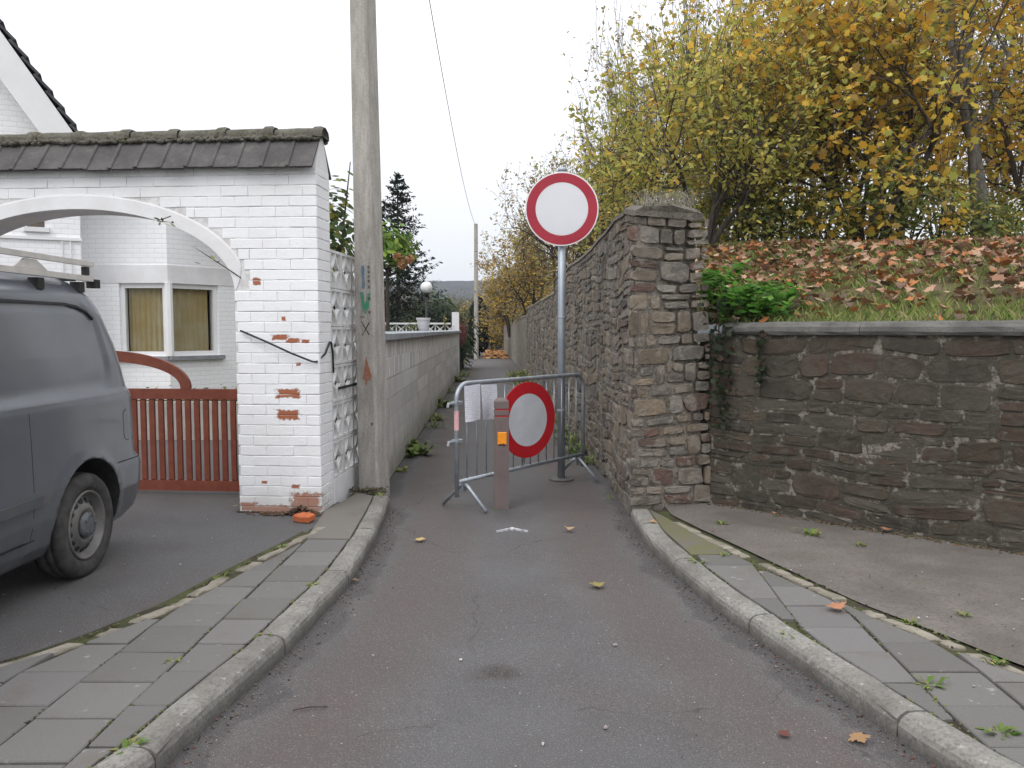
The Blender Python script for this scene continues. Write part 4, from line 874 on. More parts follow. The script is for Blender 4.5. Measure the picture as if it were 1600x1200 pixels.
# ------------------------------------------------------------------ crowd barrier
br_ = thing('crowd_barrier', (.12, 7.28, 0), 'galvanised steel crowd barrier standing askew across the alley', 'barrier')
PA = np.array((-.455, 6.53)); PB = np.array((.715, 8.02)); BD = (PB - PA); BLn = float(np.linalg.norm(BD)); BD /= BLn; BNn = np.array((BD[1], -BD[0]))
BFr = Fr((PA[0], PA[1], 0), (BD[0], BD[1], 0), UPZ, (BNn[0], BNn[1], 0))
pts = [BFr.p(0, .12), BFr.p(0, .9)] + [BFr.p(.13 - .13 * math.cos(a), .925 + .13 * math.sin(a)) for a in np.linspace(.1, np.pi / 2, 7)]
pts += [BFr.p(BLn - .13 + .13 * math.sin(a), .925 + .13 * math.cos(a)) for a in np.linspace(0, np.pi / 2 - .1, 7)] + [BFr.p(BLn, .9), BFr.p(BLn, .12)]
mb = MB(); tube(mb, pts, .0195, 10); mb.build('frame_tube', 'galv', br_, smooth=True)
mb = MB(); tube(mb, [BFr.p(.01, .245), BFr.p(BLn - .01, .245)], .017, 10); mb.build('bottom_rail', 'galv', br_, smooth=True)
for i in range(1, 15):
    u = i * BLn / 15; mb = MB(); tube(mb, [BFr.p(u, .25), BFr.p(u, 1.045)], .0068, 6); mb.build('bar', 'galv', br_, smooth=True)
for u in (.09, BLn - .1):
    mb = MB(); obox(mb, BFr, u - .03, u + .03, .15, .24, -.006, .006); mb.build('foot_plate', 'galv', br_)
    for s_ in (1, -1): mb = MB(); tube(mb, [BFr.p(u, .215, s_ * .01), BFr.p(u, .19, s_ * .05), BFr.p(u, .017, s_ * .24)], .0165, 8); mb.build('foot', 'galv', br_, smooth=True)
for z in (.9, .585): mb = MB(); obox(mb, BFr, -.03, .045, z - .014, z + .014, -.03, .03); tube(mb, [BFr.p(-.03, z), BFr.p(-.1, z), BFr.p(-.105, z - .03)], .012, 6); mb.build('coupling_hook', 'galv', br_)
mb = MB(); lathe(mb, BFr.p(0, .755), UPZ, [(.0205, -.08), (.0205, .08)], 12); mb.build('sticker', 'pink', br_, label='pink and white sticker')
bs = thing('barrier_sign', BFr.p(.92, .34, .03), 'round red and white prohibition sign hung on the crowd barrier', 'sign')
sq_ = R(-9); BSU = np.array((BD[0] * math.cos(sq_) - BD[1] * math.sin(sq_), BD[0] * math.sin(sq_) + BD[1] * math.cos(sq_), 0)); BSN = np.array((BSU[1], -BSU[0], 0))
disc(Fr(BFr.p(.895, 0, .06), BSU, UPZ, BSN), 0., .685, .345, bs, ('red2', 'red2', 'sgrey2'), w_rim=.001, ring=.29)
mb = MB(); tube(mb, [BFr.p(.9, 1.0, .03), BFr.p(.9, 1.08, .0), BFr.p(.9, 1.05, -.025), BFr.p(.9, 1.0, .02)], .003, 5); mb.build('cable_tie', 'dark', bs)
mb = MB(); tube(mb, [BFr.p(.9, .36, .03), BFr.p(.91, .27, .0), BFr.p(.9, .24, -.02), BFr.p(.9, .36, .02)], .003, 5); mb.build('cable_tie', 'dark', bs)
for i, (u0, u1, z1, lbl) in enumerate(((.07, .275, 1.036, 'white printed notice sheet at the curved end of the barrier'), (.285, .495, 1.036, 'white printed notice sheet between the other sheet and the barrier sign'))):
    mb = MB(); n = 9; V = []; m = 7
    for jz, q in enumerate(np.linspace(0, 1, m)):
        for t in np.linspace(0, 1, n): V.append(BFr.p(u0 + (u1 - u0) * t, z1 - .3 * q - .008 * t * (1 if i else -1), .022 + .012 * math.sin(t * 5 + i * 2) * q + .012 * q))
    f = [(j * n + a, j * n + a + 1, j * n + n + a + 1, j * n + n + a) for j in range(m - 1) for a in range(n - 1)]; V2 = [np.array(p_) - BFr.N * .0006 for p_ in V]
    mb.add(V, f); mb.add(V2, [q[::-1] for q in f]); mb.build('notice_sheet', 'paper', label=lbl, cat='notice', smooth=True)
# ------------------------------------------------------------------ bollard
bo = thing('bollard', (-.09, 6.66, 0), 'square brown bollard with red grooves and orange reflector', 'bollard')
def sqp(nm, h, z0, z1, mat, ch=.006):
    mb = MB(); prism(mb, Fr((-.09, 6.665, 0), (1, .06, 0), (-.06, 1, 0), UPZ), rect(-h, h, -h, h), z0, z1, ch); return mb.build(nm, mat, bo)
sqp('shaft', .06, 0, .775, 'bollard', .002); sqp('red_groove', .0545, .775, .79, 'redband', .001); sqp('collar', .06, .79, .83, 'bollard', .003); sqp('red_groove', .0545, .83, .845, 'redband', .001); sqp('head', .06, .845, .905, 'bollard', .002)
mb = MB(); mb.add([(-.09 + x, 6.665 + y, z) for z, h in ((.9051, .0595), (.922, .045), (.935, .0)) for x, y in (((-h, -h), (h, -h), (h, h), (-h, h)) if h else ((0, 0),))], [(0, 1, 5, 4), (1, 2, 6, 5), (2, 3, 7, 6), (3, 0, 4, 7), (4, 5, 8), (5, 6, 8), (6, 7, 8), (7, 4, 8)]); mb.build('cap', 'bollard', bo)
RFl = Fr((-.09, 6.665, 0), (1, .06, 0), UPZ, (.06, -1, 0)); mb = MB(); obox(mb, RFl, -.034, .042, .545, .65, .058, .07, .004); mb.build('reflector', 'orange', bo)
mb = MB(); prism(mb, RFl, [(-.022, .5452), (-.012, .556), (.0, .55), (.014, .556), (.028, .549), (.034, .5452)], .0585, .0712, .001); mb.build('reflector_dirt', 'dark', bo)
# ------------------------------------------------------------------ grey van
van = thing('panel_van', (-3.35, 3.2, .06), 'grey panel van with aluminium roof rack parked in the driveway', 'van')
VX = -2.452; VC = VX - .9; VZ = .045
offz = ([.2, .24, .30, .45, .60, .9, 1.03, 1.06, 1.09, 1.3, 1.55, 1.66, 1.74, 1.79, 1.82, 1.84], [-.16, -.09, -.05, -.012, 0, -.006, -.012, -.02, -.042, -.085, -.15, -.195, -.27, -.36, -.5, -.75])
rearz = ([.2, .24, .3, .36, .58, .62, .66, .9, 1.2, 1.37, 1.6, 1.7, 1.77, 1.82, 1.84], [5.12, 5.3, 5.38, 5.40, 5.40, 5.375, 5.315, 5.31, 5.30, 5.28, 5.21, 5.15, 5.06, 4.9, 4.6])
frontz = ([.2, .5, .75, .95, 1.05, 1.2, 1.5, 1.75, 1.82, 1.84], [1.05, .98, 1.0, 1.15, 1.4, 1.75, 2.15, 2.6, 2.95, 3.3])
zl = np.unique(np.r_[np.linspace(.2, 1.84, 70), offz[0], rearz[0]]); NS = 110; NA = 10
def plan(z):
    hw = .9 + np.interp(z, *offz); yr = np.interp(z, *rearz); yf = np.interp(z, *frontz); rc = min(.2, hw * .6); rf = min(.45, hw * .6); P = []
    for a in np.linspace(0, np.pi / 2, NA): P.append((hw - rf + rf * math.sin(a), yf + rf - rf * math.cos(a)))
    for y in np.linspace(yf + rf, yr - rc, NS)[1:-1]: P.append((hw, y))
    for a in np.linspace(0, np.pi / 2, NA): P.append((hw - rc + rc * math.cos(a), yr - rc + rc * math.sin(a)))
    return P
def sst(x, a, b): t = np.clip((x - a) / (b - a), 0, 1); return t * t * (3 - 2 * t)
V = []
WY, WZc = 4.6, .302
for z in zl:
    P = plan(z); Q = []
    for x, y in P:
        # pressed window panel
        sd_ = max(abs(y - 3.98) - 1.02 + .14, 0), max(abs(z - 1.355) - .255 + .14, 0); sdf = math.hypot(*sd_) - .14
        if abs(y - 3.98) < .88 and abs(z - 1.355) < .115: sdf = -.1
        x -= .013 * float(sst(-sdf, -.012, .022))
        dw = math.hypot(y - WY, z - .33); x += .012 * float(sst(.43 - dw, 0, .03)) if z < .9 else 0
        x -= .008 * float(sst(.52 - z, 0, .02)) * (1 if y < 4.0 else 0)
        Q.append((x, y))
    full = Q + [(-x, y) for x, y in Q[::-1]]
    V += [(VC + x, y, z + VZ) for x, y in full]
k = len(full); nl_ = len(zl)
f = [(j * k + a, j * k + (a + 1) % k, j * k + k + (a + 1) % k, j * k + k + a) for j in range(nl_ - 1) for a in range(k)] + [tuple(range(k))[::-1], tuple(range((nl_ - 1) * k, nl_ * k))]
bmesh_me = MB().add(V, f).mesh('body', 'van', True)
body_o = bpy.data.objects.new('body', bmesh_me); COL.objects.link(body_o)
cuts = []
for wy in (WY, WY - 2.68):
    for xs_ in (1, -1):
        mb = MB(); x0 = VC + xs_ * .66; lathe(mb, (x0 if xs_ > 0 else x0, wy, .345 + VZ), (xs_, 0, 0), [(.362, 0), (.362, .4)], 48); c_ = bpy.data.objects.new('cut', mb.mesh('cut', 'dark')); COL.objects.link(c_); cuts.append(c_)
        md = body_o.modifiers.new('b', 'BOOLEAN'); md.operation = 'DIFFERENCE'; md.object = c_; md.solver = 'EXACT'
        try: md.material_mode = 'TRANSFER'
        except Exception: pass
dg = bpy.context.evaluated_depsgraph_get(); me2 = bpy.data.meshes.new_from_object(body_o.evaluated_get(dg)); me2.name = 'body'
bpy.data.objects.remove(body_o)
for c_ in cuts: bpy.data.objects.remove(c_)
vb = link('body', me2, van)
def surf(y, z):                                   # right flank of the body
    P = plan(z); yy_ = [p[1] for p in P]; xx_ = [p[0] for p in P]; return VC + float(np.interp(y, yy_, xx_))
def seam(nm, yz, w, mat, par, lift=.002, th=.003):
    mb = MB(); V = []; n = len(yz)
    P = np.array(yz, float); T = np.gradient(P, axis=0); T /= np.linalg.norm(T, axis=1, keepdims=True); Nn = np.stack([-T[:, 1], T[:, 0]], 1)
    for i in range(n):
        for s_ in (1, -1):
            q = P[i] + Nn[i] * w / 2 * s_; x = surf(q[0], q[1]); V += [(x + lift, q[0], q[1] + VZ), (x - .02, q[0], q[1] + VZ)]
    mb.add(V, [t for i in range(n - 1) for t in ((i * 4, i * 4 + 2, i * 4 + 6, i * 4 + 4), (i * 4, i * 4 + 4, i * 4 + 5, i * 4 + 1), (i * 4 + 2, i * 4 + 3, i * 4 + 7, i * 4 + 6))]); return mb.build(nm, mat, par)
seam('door_track', [(y, 1.605) for y in np.linspace(2.6, 4.72, 30)] + [(4.84, 1.592), (4.92, 1.565), (4.97, 1.52)], .016, 'vanseam', van, .0015)
seam('side_moulding', [(y, .56 + .005 * (y - 3)) for y in np.linspace(2.4, 4.12, 14)], .055, 'bumper', van, .014)
seam('sill_line', [(y, .36) for y in np.linspace(2.3, 4.1, 14)], .006, 'vanseam', van, .001)
seam('door_gap', [(4.06, z) for z in np.linspace(.36, 1.09, 12)], .004, 'vanseam', van, .0006)
# fuel flap outline
fl = [(5.03, .92), (5.03, .80), (5.04, .765), (5.07, .755), (5.15, .76)]; seam('fuel_flap', fl, .005, 'vanseam', van, .001); seam('fuel_flap', [(5.03, .9), (5.035, .935), (5.07, .95), (5.16, .95)], .005, 'vanseam', van, .001)
# rear bumper joint, tail lamp on the rear corner
seam('bumper_joint', [(y, .628) for y in np.linspace(4.93, 5.26, 12)], .006, 'vanseam', van, .001)
mb = MB(); box(mb, VC + .45, VC + .6, 5.24, 5.315, .85, 1.3); mb.build('tail_lamp', 'tail', van)
mb = MB(); box(mb, VC - .6, VC - .45, 5.24, 5.315, .85, 1.3); mb.build('tail_lamp', 'tail', van)
def wheel(x, y, s_):
    ax = (s_, 0, 0); O = (x, y, VZ + WZc + .018); w = link('wheel', None, van)
    mb = MB(); lathe(mb, O, ax, [(.2, -.16), (.26, -.185), (.29, -.17), (.303, -.13), (.305, -.1), (.298, -.098), (.298, -.09), (.305, -.088), (.305, -.055), (.298, -.053), (.298, -.045), (.304, -.043), (.3, -.015), (.286, .004), (.256, .012), (.225, .006), (.2, -.008), (.195, -.03), (.19, -.15)], 64, cap=False)
    mb.build('tyre', 'tyre', w, smooth=True)
    mb = MB(); lathe(mb, O, ax, [(.2, -.01), (.2, .001), (.19, .003), (.182, -.012), (.168, -.04), (.16, -.044), (.125, -.022), (.108, -.008), (.092, -.006), (.078, -.02), (.06, -.024), (.001, -.024)], 48, cap=False); mb.build('rim', 'rim', w, smooth=True)
    mb = MB(); lathe(mb, O, ax, [(.075, -.02), (.074, .0), (.062, .012), (.04, .016), (.001, .016)], 24); mb.build('hub_cap', 'hub', w, smooth=True)
    for i in range(15):
        a = i * 2 * np.pi / 15; c_ = np.array(O) + .143 * np.array((0, math.cos(a), math.sin(a))) + np.array(ax) * -.032
        nrm_ = np.array((s_ * .82, .55 * math.cos(a), .55 * math.sin(a))); mb = MB(); lathe(mb, c_, nrm_, [(.018, -.004), (.018, .004), (.001, .0045)], 10); mb.build('vent_hole', 'dark', w)
    for i in range(5):
        a = i * 2 * np.pi / 5; c_ = np.array(O) + .054 * np.array((0, math.cos(a), math.sin(a))); mb = MB(); lathe(mb, c_, ax, [(.009, .012), (.009, .024), (.001, .025)], 6); mb.build('wheel_bolt', 'hub', w)
for wy in (WY, WY - 2.68): wheel(VX - .022, wy, 1); wheel(VC - .878, wy, -1)
# front end, out of the picture but part of the van
mb = MB()
for s_ in (1, -1): box(mb, VC + s_ * .62 - .14, VC + s_ * .62 + .14, .985, 1.1, .72, .88)
mb.build('headlamp', 'globe', van)
# roof rack
rk_ = link('roof_rack', None, van); RX_ = -2.69
def rpart(nm, mat, fn): mb = MB(); fn(mb); mb.build(nm, mat, rk_)
for x in (RX_, 2 * VC - RX_):
    rpart('upper_bar', 'alu', lambda mb: box(mb, x - .018, x + .018, 2.3, 5.16, 1.9, 1.93))
    rpart('lower_bar', 'alu', lambda mb: box(mb, x - .02, x + .02, 2.3, 5.14, 1.805, 1.838))
    rpart('end_bracket', 'dark', lambda mb: (box(mb, x - .016, x + .016, 5.06, 5.1, 1.841, 1.894), box(mb, x - .03, x + .03, 5.141, 5.2, 1.765, 1.82)))
    rpart('gusset', 'alu', lambda mb: prism(mb, Fr((x, 4.5, 0), (0, 1, 0), UPZ, (1, 0, 0)), [(-.16, 1.841), (.16, 1.841), (.055, 1.894), (-.055, 1.894)], -.006, .006, .001))
    for y in (2.6, 3.55, 3.66, 4.55, 4.98): rpart('rack_foot', 'dark', lambda mb: box(mb, x - .03, x + .03, y - .03, y + .03, 1.73, 1.794))
for y in (2.6, 3.6, 4.98): rpart('cross_bar', 'dark', lambda mb: box(mb, 2 * VC - RX_ + .021, RX_ - .021, y - .025, y + .025, 1.80, 1.835))
# ------------------------------------------------------------------ trees
def grow(r, p, d, L, rad, lev, maxlev, segs, out, tips, kids, spread, up, wander=.18):
    n = 6 if lev < maxlev else 4; P = [np.array(p, float)]; d = np.array(d, float); d /= np.linalg.norm(d)
    for i in range(n):
        d = d + r.normal(0, wander, 3) + np.array((0, 0, up * (.35 if lev else .15))); d /= np.linalg.norm(d); P.append(P[-1] + d * L / n)
    P = np.array(P); rr = np.linspace(rad, rad * (.45 if lev < maxlev else .25), n + 1); out.append((P, rr, lev))
    if lev >= maxlev: tips.append(P); return
    k = kids[lev]
    for c in range(k):
        t = r.uniform(.3 if lev else .35, 1.) * n; i = int(min(t, n - 1)); q = P[i] + (P[i + 1] - P[i]) * (t - i); bd = P[i + 1] - P[i]; bd /= np.linalg.norm(bd)
        sdv = r.normal(size=3); sdv -= bd * (sdv @ bd); sdv /= np.linalg.norm(sdv); nd = bd * r.uniform(.35, .9) + sdv * spread * r.uniform(.7, 1.2)
        grow(r, q, nd, L * r.uniform(.45, .75), float(np.interp(t, range(n + 1), rr)) * .62, lev + 1, maxlev, segs, out, tips, kids, spread, up, wander)
    tips.append(P[-3:])
def tree(name, label, base, stems, size, rad, seed, n_leaf, leaf, tmpl, pal, wts=None, cat='tree', group=None, kids=(7, 6, 5), spread=.9, up=.25, lean=(0, 0), bark='bark', mat='leaf', jit=.085, trunkname='trunk', fan=.35, tipw=None):
    r = np.random.default_rng(seed); t = thing(name, base, label, cat, group); out = []; tips = []; lv = len(kids)
    for s in range(stems):
        a = s * 2.4 + r.uniform(0, 1); fo = fan if stems > 1 else .05
        d = np.array((math.cos(a) * fo + lean[0], math.sin(a) * fo + lean[1], 1.)); grow(r, np.array(base) + np.array((math.cos(a), math.sin(a), 0)) * .05 * (stems > 1) - (0, 0, .1), d, size[1] * r.uniform(.55, .72), rad * (1 if stems == 1 else r.uniform(.55, .9)), 0, lv, 0, out, tips, kids, spread, up)
    A_ = np.concatenate([P for P, _, l in out if l > 0]) - np.array(base)     # fit the crown to the tree's own height and reach
    kx = size[0] / np.percentile(np.abs(A_[:, 0]), 96); ky = size[0] / np.percentile(np.abs(A_[:, 1]), 96); kz = size[1] / np.percentile(A_[:, 2], 98)
    fit = lambda P: np.array(base) + (P - np.array(base)) * (kx, ky, kz)
    out = [(fit(P), rr, l) for P, rr, l in out]; tips = [fit(P) for P in tips]
    mb = MB(); tw = MB()
    for P, rr, l in out: tube(mb if l == 0 else tw, P, np.maximum(rr, .004), 7 if l == 0 else (5 if l == 1 else 3), l == 0)
    tk = mb.build(trunkname, bark, t, smooth=True)
    if tw.n: tw.build('branches', bark, t, kind='stuff')
    if n_leaf:
        wl = np.array([np.linalg.norm(T[-1] - T[0]) for T in tips]); wl /= wl.sum(); ci = r.choice(len(tips), n_leaf, p=wl); u = np.clip(np.round(r.uniform(.1, 1.05, n_leaf) * 4) / 4 + r.normal(0, .05, n_leaf), .05, 1.04); pts = np.empty((n_leaf, 3))
        for j in range(n_leaf):
            T = tips[ci[j]]; x = min(u[j], .999) * (len(T) - 1); i = int(x); pts[j] = T[i] + (T[i + 1] - T[i]) * (x - i)
        pts += r.normal(0, jit, (n_leaf, 3)) - (0, 0, leaf * .4)
        ml = MB(); leaves(ml, pts, leaf, tmpl, pal, .25, .3, seed=seed, wts=wts, bright=.3); ml.build('crown', mat, t, kind='stuff')
    return t
YEL = [(.66, .45, .07), (.6, .44, .08), (.7, .44, .06), (.52, .45, .1), (.38, .39, .09), (.64, .35, .06), (.44, .3, .1)]
OLI = [(.36, .36, .09), (.47, .44, .11), (.27, .3, .08), (.58, .45, .1), (.38, .33, .11), (.58, .38, .08)]
BRN = [(.32, .24, .13), (.38, .27, .12), (.27, .24, .13), (.42, .3, .1), (.24, .23, .1), (.32, .2, .11)]
GRE = [(.15, .21, .065), (.2, .25, .075), (.12, .17, .06), (.28, .29, .085), (.42, .35, .09)]
BZ = lambda x, y: float(bank_z(np.array(x), np.array(y))) - .02
def bt(x, y): return (x, y, BZ(x, y))
tree('maple_tree', 'multi stemmed maple with dense golden yellow leaves on the leafy bank', bt(5.7, 13.0), 5, (2.4, 5.0), .075, 101, 8500, .122, MAPLE, YEL, kids=(8, 6, 5), spread=.95, up=.1, fan=.5)
tree('tall_tree', 'tall grey trunked tree with forked stem at the back of the bank', bt(7.8, 13.4), 2, (2.8, 9.5), .13, 102, 3600, .13, MAPLE, YEL, (.3, .2, .2, .1, .1, .05, .05), kids=(6, 5, 4), spread=.75, up=.3, lean=(-.12, 0), bark='bark2', fan=.18)
tree('acacia_tree', 'olive yellow leaved tree rising just behind the tall stone wall end', bt(2.95, 12.2), 4, (1.75, 3.0), .06, 103, 9000, .095, OVAL, OLI, (.26, .26, .14, .16, .1, .08), kids=(8, 6, 5), spread=1., up=.08, fan=.5)
tree('acacia_tree', 'olive leaved bushy tree between the maple and the wall end', bt(4.3, 14.0), 4, (1.8, 4.2), .07, 104, 7500, .105, OVAL, OLI + YEL[:2], kids=(8, 6, 5), spread=1., up=.1, fan=.5)
tree('acacia_tree', 'pale yellow leaved tree overhanging the alley wall beyond the round sign', bt(2.7, 16.6), 4, (1.7, 3.7), .06, 105, 6500, .1, OVAL, OLI, (.2, .3, .08, .28, .08, .06), kids=(8, 6, 5), spread=1., up=.12, fan=.45)
tree('hawthorn_tree', 'thin brownish leaved tree seen through behind the round sign', bt(1.9, 21.5), 4, (1.7, 4.0), .08, 106, 5200, .1, OVAL, BRN, kids=(8, 6, 4), spread=.9, up=.2, fan=.45)
tree('hawthorn_tree', 'brown and yellow tree leaning over the stepped part of the alley wall', bt(1.5, 26), 4, (1.7, 4.7), .08, 107, 6500, .12, OVAL, BRN + OLI[:3], kids=(8, 6, 4), spread=1., up=.12, fan=.45)
tree('hawthorn_tree', 'rusty leaved tree over the lowest stretch of alley wall', bt(.9, 33), 4, (1.9, 4.0), .08, 108, 7000, .13, OVAL, BRN + YEL[:2], kids=(8, 6, 4), spread=1., up=.1, fan=.45)
tree('hawthorn_tree', 'yellow brown tree closing the far end of the alley', (-.1, 43, 1.2), 4, (1.6, 3.6), .08, 109, 6000, .15, OVAL, BRN + YEL[:3], kids=(7, 6, 4), spread=1., up=.08, fan=.5)
tree('hawthorn_tree', 'small golden tree at the very end of the alley', (-1.5, 60, 0), 4, (1.6, 3.6), .08, 110, 5000, .17, OVAL, BRN + YEL[:4], kids=(7, 5, 4), spread=1., up=.08, fan=.5)
tree('hawthorn_tree', 'leafy tree filling the gap behind the far end of the alley wall', (1.2, 52, 1.0), 4, (2.2, 5.0), .08, 114, 6000, .17, OVAL, BRN + OLI[:3], kids=(7, 6, 4), spread=1., up=.08, fan=.5)
tree('maple_tree', 'golden maple with hanging leafy boughs at the right of the forked tree', bt(10.2, 14.6), 4, (2.3, 5.8), .1, 111, 5500, .122, MAPLE, YEL, kids=(8, 6, 4), spread=1., up=.06, fan=.5)
tree('maple_tree', 'yellow maple in second row behind the multi stemmed maple', bt(7.6, 17.5), 3, (2.6, 8), .12, 112, 3000, .122, MAPLE, YEL + OLI[:3], kids=(8, 6, 4), spread=.9, up=.2, fan=.35)
tree('maple_tree', 'half bare yellow tree behind the olive bushy tree', bt(5.2, 19), 3, (2.2, 6.8), .1, 113, 2200, .14, MAPLE, OLI + YEL[:3], kids=(8, 6, 4), spread=.8, up=.3, fan=.3)
# bare trees of the wood behind: all alike
r = np.random.default_rng(55)
for i in range(16):
    x, y = [(3.4, 23), (4.4, 25), (5.8, 22), (6.8, 26), (8.2, 23), (9.6, 20), (11.2, 24), (12.8, 21), (10.4, 28), (13.8, 26), (7.4, 30), (4.6, 31), (15.5, 24), (12.0, 31), (3.3, 28), (17, 28)][i]
    tree('bare_tree', 'slender bare grey tree in the wood behind the bank', bt(x, y), 2, (1.4, r.uniform(6.5, 8.0) + (1.5 if x > 5 else 0)), .09, 200 + i, 500, .12, OVAL, BRN + OLI[:2], group='bare trees in the wood', kids=(7, 5, 4), spread=.55, up=.5, bark='bark2', fan=.15)
# undergrowth at the foot of the trees
def shrub(name, label, c, s, n, leaf, pal, seed, tmpl=OVAL, cat='shrub', group=None, stems=7, mat='leaf', shell=.45, bark='bark'):
    r = np.random.default_rng(seed); t = thing(name, (c[0], c[1], c[2] - s[2]), label, cat, group)
    d = r.normal(size=(n, 3)); d /= np.linalg.norm(d, axis=1, keepdims=True); rad = r.uniform(shell, 1, (n, 1)) ** .6
    lump = 1 + .22 * np.sin(d[:, :1] * 5 + seed) * np.cos(d[:, 2:] * 4 + d[:, 1:2] * 5 + seed * 2); P = np.array(c) + d * rad * lump * np.array(s); P[:, 2] = np.maximum(P[:, 2], c[2] - s[2] * .98)
    mb = MB()
    for k in range(stems):
        gz_ = c[2] - s[2] - .03
        q = np.array(c) + r.normal(size=3) * np.array(s) * .45; tube(mb, [(c[0] + r.normal(0, .03), c[1] + r.normal(0, .03), c[2] - s[2] - .03), (np.array(c) * .5 + q * .5) - (0, 0, s[2] * .4), q], [.018, .012, .005], 5)
    mb.build('stems', bark, t, kind='stuff'); ml = MB(); leaves(ml, P, leaf, tmpl, pal, .3, .3, seed=seed, bright=.3); ml.build('foliage', mat, t, kind='stuff')
    return t
r = np.random.default_rng(91)
for i in range(17):
    x = 3.0 + i * .62 + r.uniform(-.2, .2); y = 11.9 + r.uniform(0, 1.5) + .02 * i; h = r.uniform(.45, .85); z = BZ(x, y)
    shrub('undergrowth_bush', 'dark green bush in the undergrowth at the foot of the trees' if i % 3 else 'olive yellow bush in the undergrowth at the foot of the trees', (x, y, z + h * .9), (r.uniform(.5, .8), .5, h), 620, .1, GRE if i % 3 else OLI + GRE[:2], 300 + i, group='green bushes along the top of the bank' if i % 3 else 'olive bushes along the top of the bank')
# ------------------------------------------------------------------ bank: grass, litter, plants
def in_bank(n, seed, dmin=.06, dmax=7.5):
    r = np.random.default_rng(seed); X = r.uniform(1.5, 11, n); Y = r.uniform(2.4, 13.5, n)
    d = (X - LA[0]) * -LN[0] + (Y - LA[1]) * -LN[1]; k = (d > dmin) & (d < dmax) & (X > rwall(Y) + .75) & (np.abs(X) < .72 * Y + .5); return X[k], Y[k], d[k], r
X, Y, d, r = in_bank(190000, 1)
den = smooth_noise(X * 1.3, Y * 1.3, 3) + .55 * smooth_noise(X * 3.1, Y * 2.7, 8); keep = (den > -.1) | (r.random(len(X)) < .18) | (d < .5) & (r.random(len(X)) < .6) | (d > 4.7) & (r.random(len(X)) < .8); X, Y, d = X[keep], Y[keep], d[keep]; n = len(X); Z = bank_z(X, Y) - .01
h = np.clip(r.gamma(2.2, .024, n), .02, .1) * (1 + .5 * (d > 4.7)); a = r.uniform(0, 2 * np.pi, n); b = r.uniform(.2, .9, n) * h; w = .0028 + .0022 * r.random(n); c_, s_ = np.cos(a), np.sin(a)
V = np.stack([np.stack([X - s_ * w, Y + c_ * w, Z], 1), np.stack([X + s_ * w, Y - c_ * w, Z], 1), np.stack([X + c_ * b * .4 + s_ * w * .6, Y + s_ * b * .4 - c_ * w * .6, Z + h * .65], 1), np.stack([X + c_ * b, Y + s_ * b, Z + h], 1)], 1).reshape(-1, 3)
gp = np.array([(.13, .2, .04), (.2, .26, .06), (.28, .3, .1), (.1, .15, .035), (.32, .29, .13)]); col = gp[r.choice(5, n)] * r.uniform(.8, 1.2, (n, 1))
mb = MB().add(V, np.arange(n * 4).reshape(n, 4).tolist(), np.repeat(col, 4, 0)); mb.build('grass', 'blade', label='patchy light green grass growing on the leafy bank', cat='grass', kind='stuff')
LIT = [(.32, .18, .11), (.38, .23, .15), (.27, .14, .085), (.34, .15, .07), (.2, .12, .08), (.42, .29, .2), (.14, .09, .065), (.38, .15, .055)]
X, Y, d, r = in_bank(14000, 2); den = smooth_noise(X * 1.1 + 2, Y * 1.1, 5) + .3 * (d - 2.2); keep = (den > -.15) | (r.random(len(X)) < .5); keep &= (d < 5.2) & ((d > .7) | (r.random(len(X)) < .4)); X, Y = X[keep], Y[keep]
mb = MB(); leaves(mb, np.stack([X, Y, bank_z(X, Y) + .03 + .05 * r.random(len(X))], 1),   .1, MAPLE, LIT, .5, 1.1, seed=4, bright=.25); mb.build('leaf_litter', 'litter', label='fallen brown and orange maple leaves lying on the bank', cat='fallen leaves', kind='stuff')
print('litter', len(X))
# bright green plant in the corner by the wall end
t = thing('leafy_plant', (1.95, 6.75, 1.5), 'bright green leafy plant growing in the corner beside tall wall end', 'plant'); r = np.random.default_rng(8); st = MB(); q = 0
for i in range(46):
    a = r.uniform(-.4, 2 * np.pi); L_ = r.uniform(.15, .5); bx, by = 1.78 + r.uniform(-.08, .3), 6.72 + r.uniform(-.25, .15); bz = 1.52 + .55 * max(0, 1.95 - bx) * r.random() * 2.6
    tip = np.array((bx + math.cos(a) * L_ * .7, by + math.sin(a) * L_ * .6 - .05, bz + L_ * .55)); mid = np.array((bx + math.cos(a) * L_ * .3, by + math.sin(a) * L_ * .25, bz + L_ * .45))
    tube(st, [(bx, by, bz - .05), mid, tip], [.006, .004, .002], 4, False); ml = MB(); P = []
    for s in np.linspace(.25, 1, 9):
        c0 = mid + (tip - mid) * s; P += [c0 + r.normal(0, .035, 3) for _ in range(3)]
    leaves(ml, np.array(P), .085, OVAL, [(.09, .24, .035), (.12, .3, .045), (.07, .17, .03), (.18, .34, .06)], .55, .25, seed=i); ml.build('leaf_spray', 'leaf', t, kind='stuff')
st.build('stems', 'bark', t, kind='stuff')
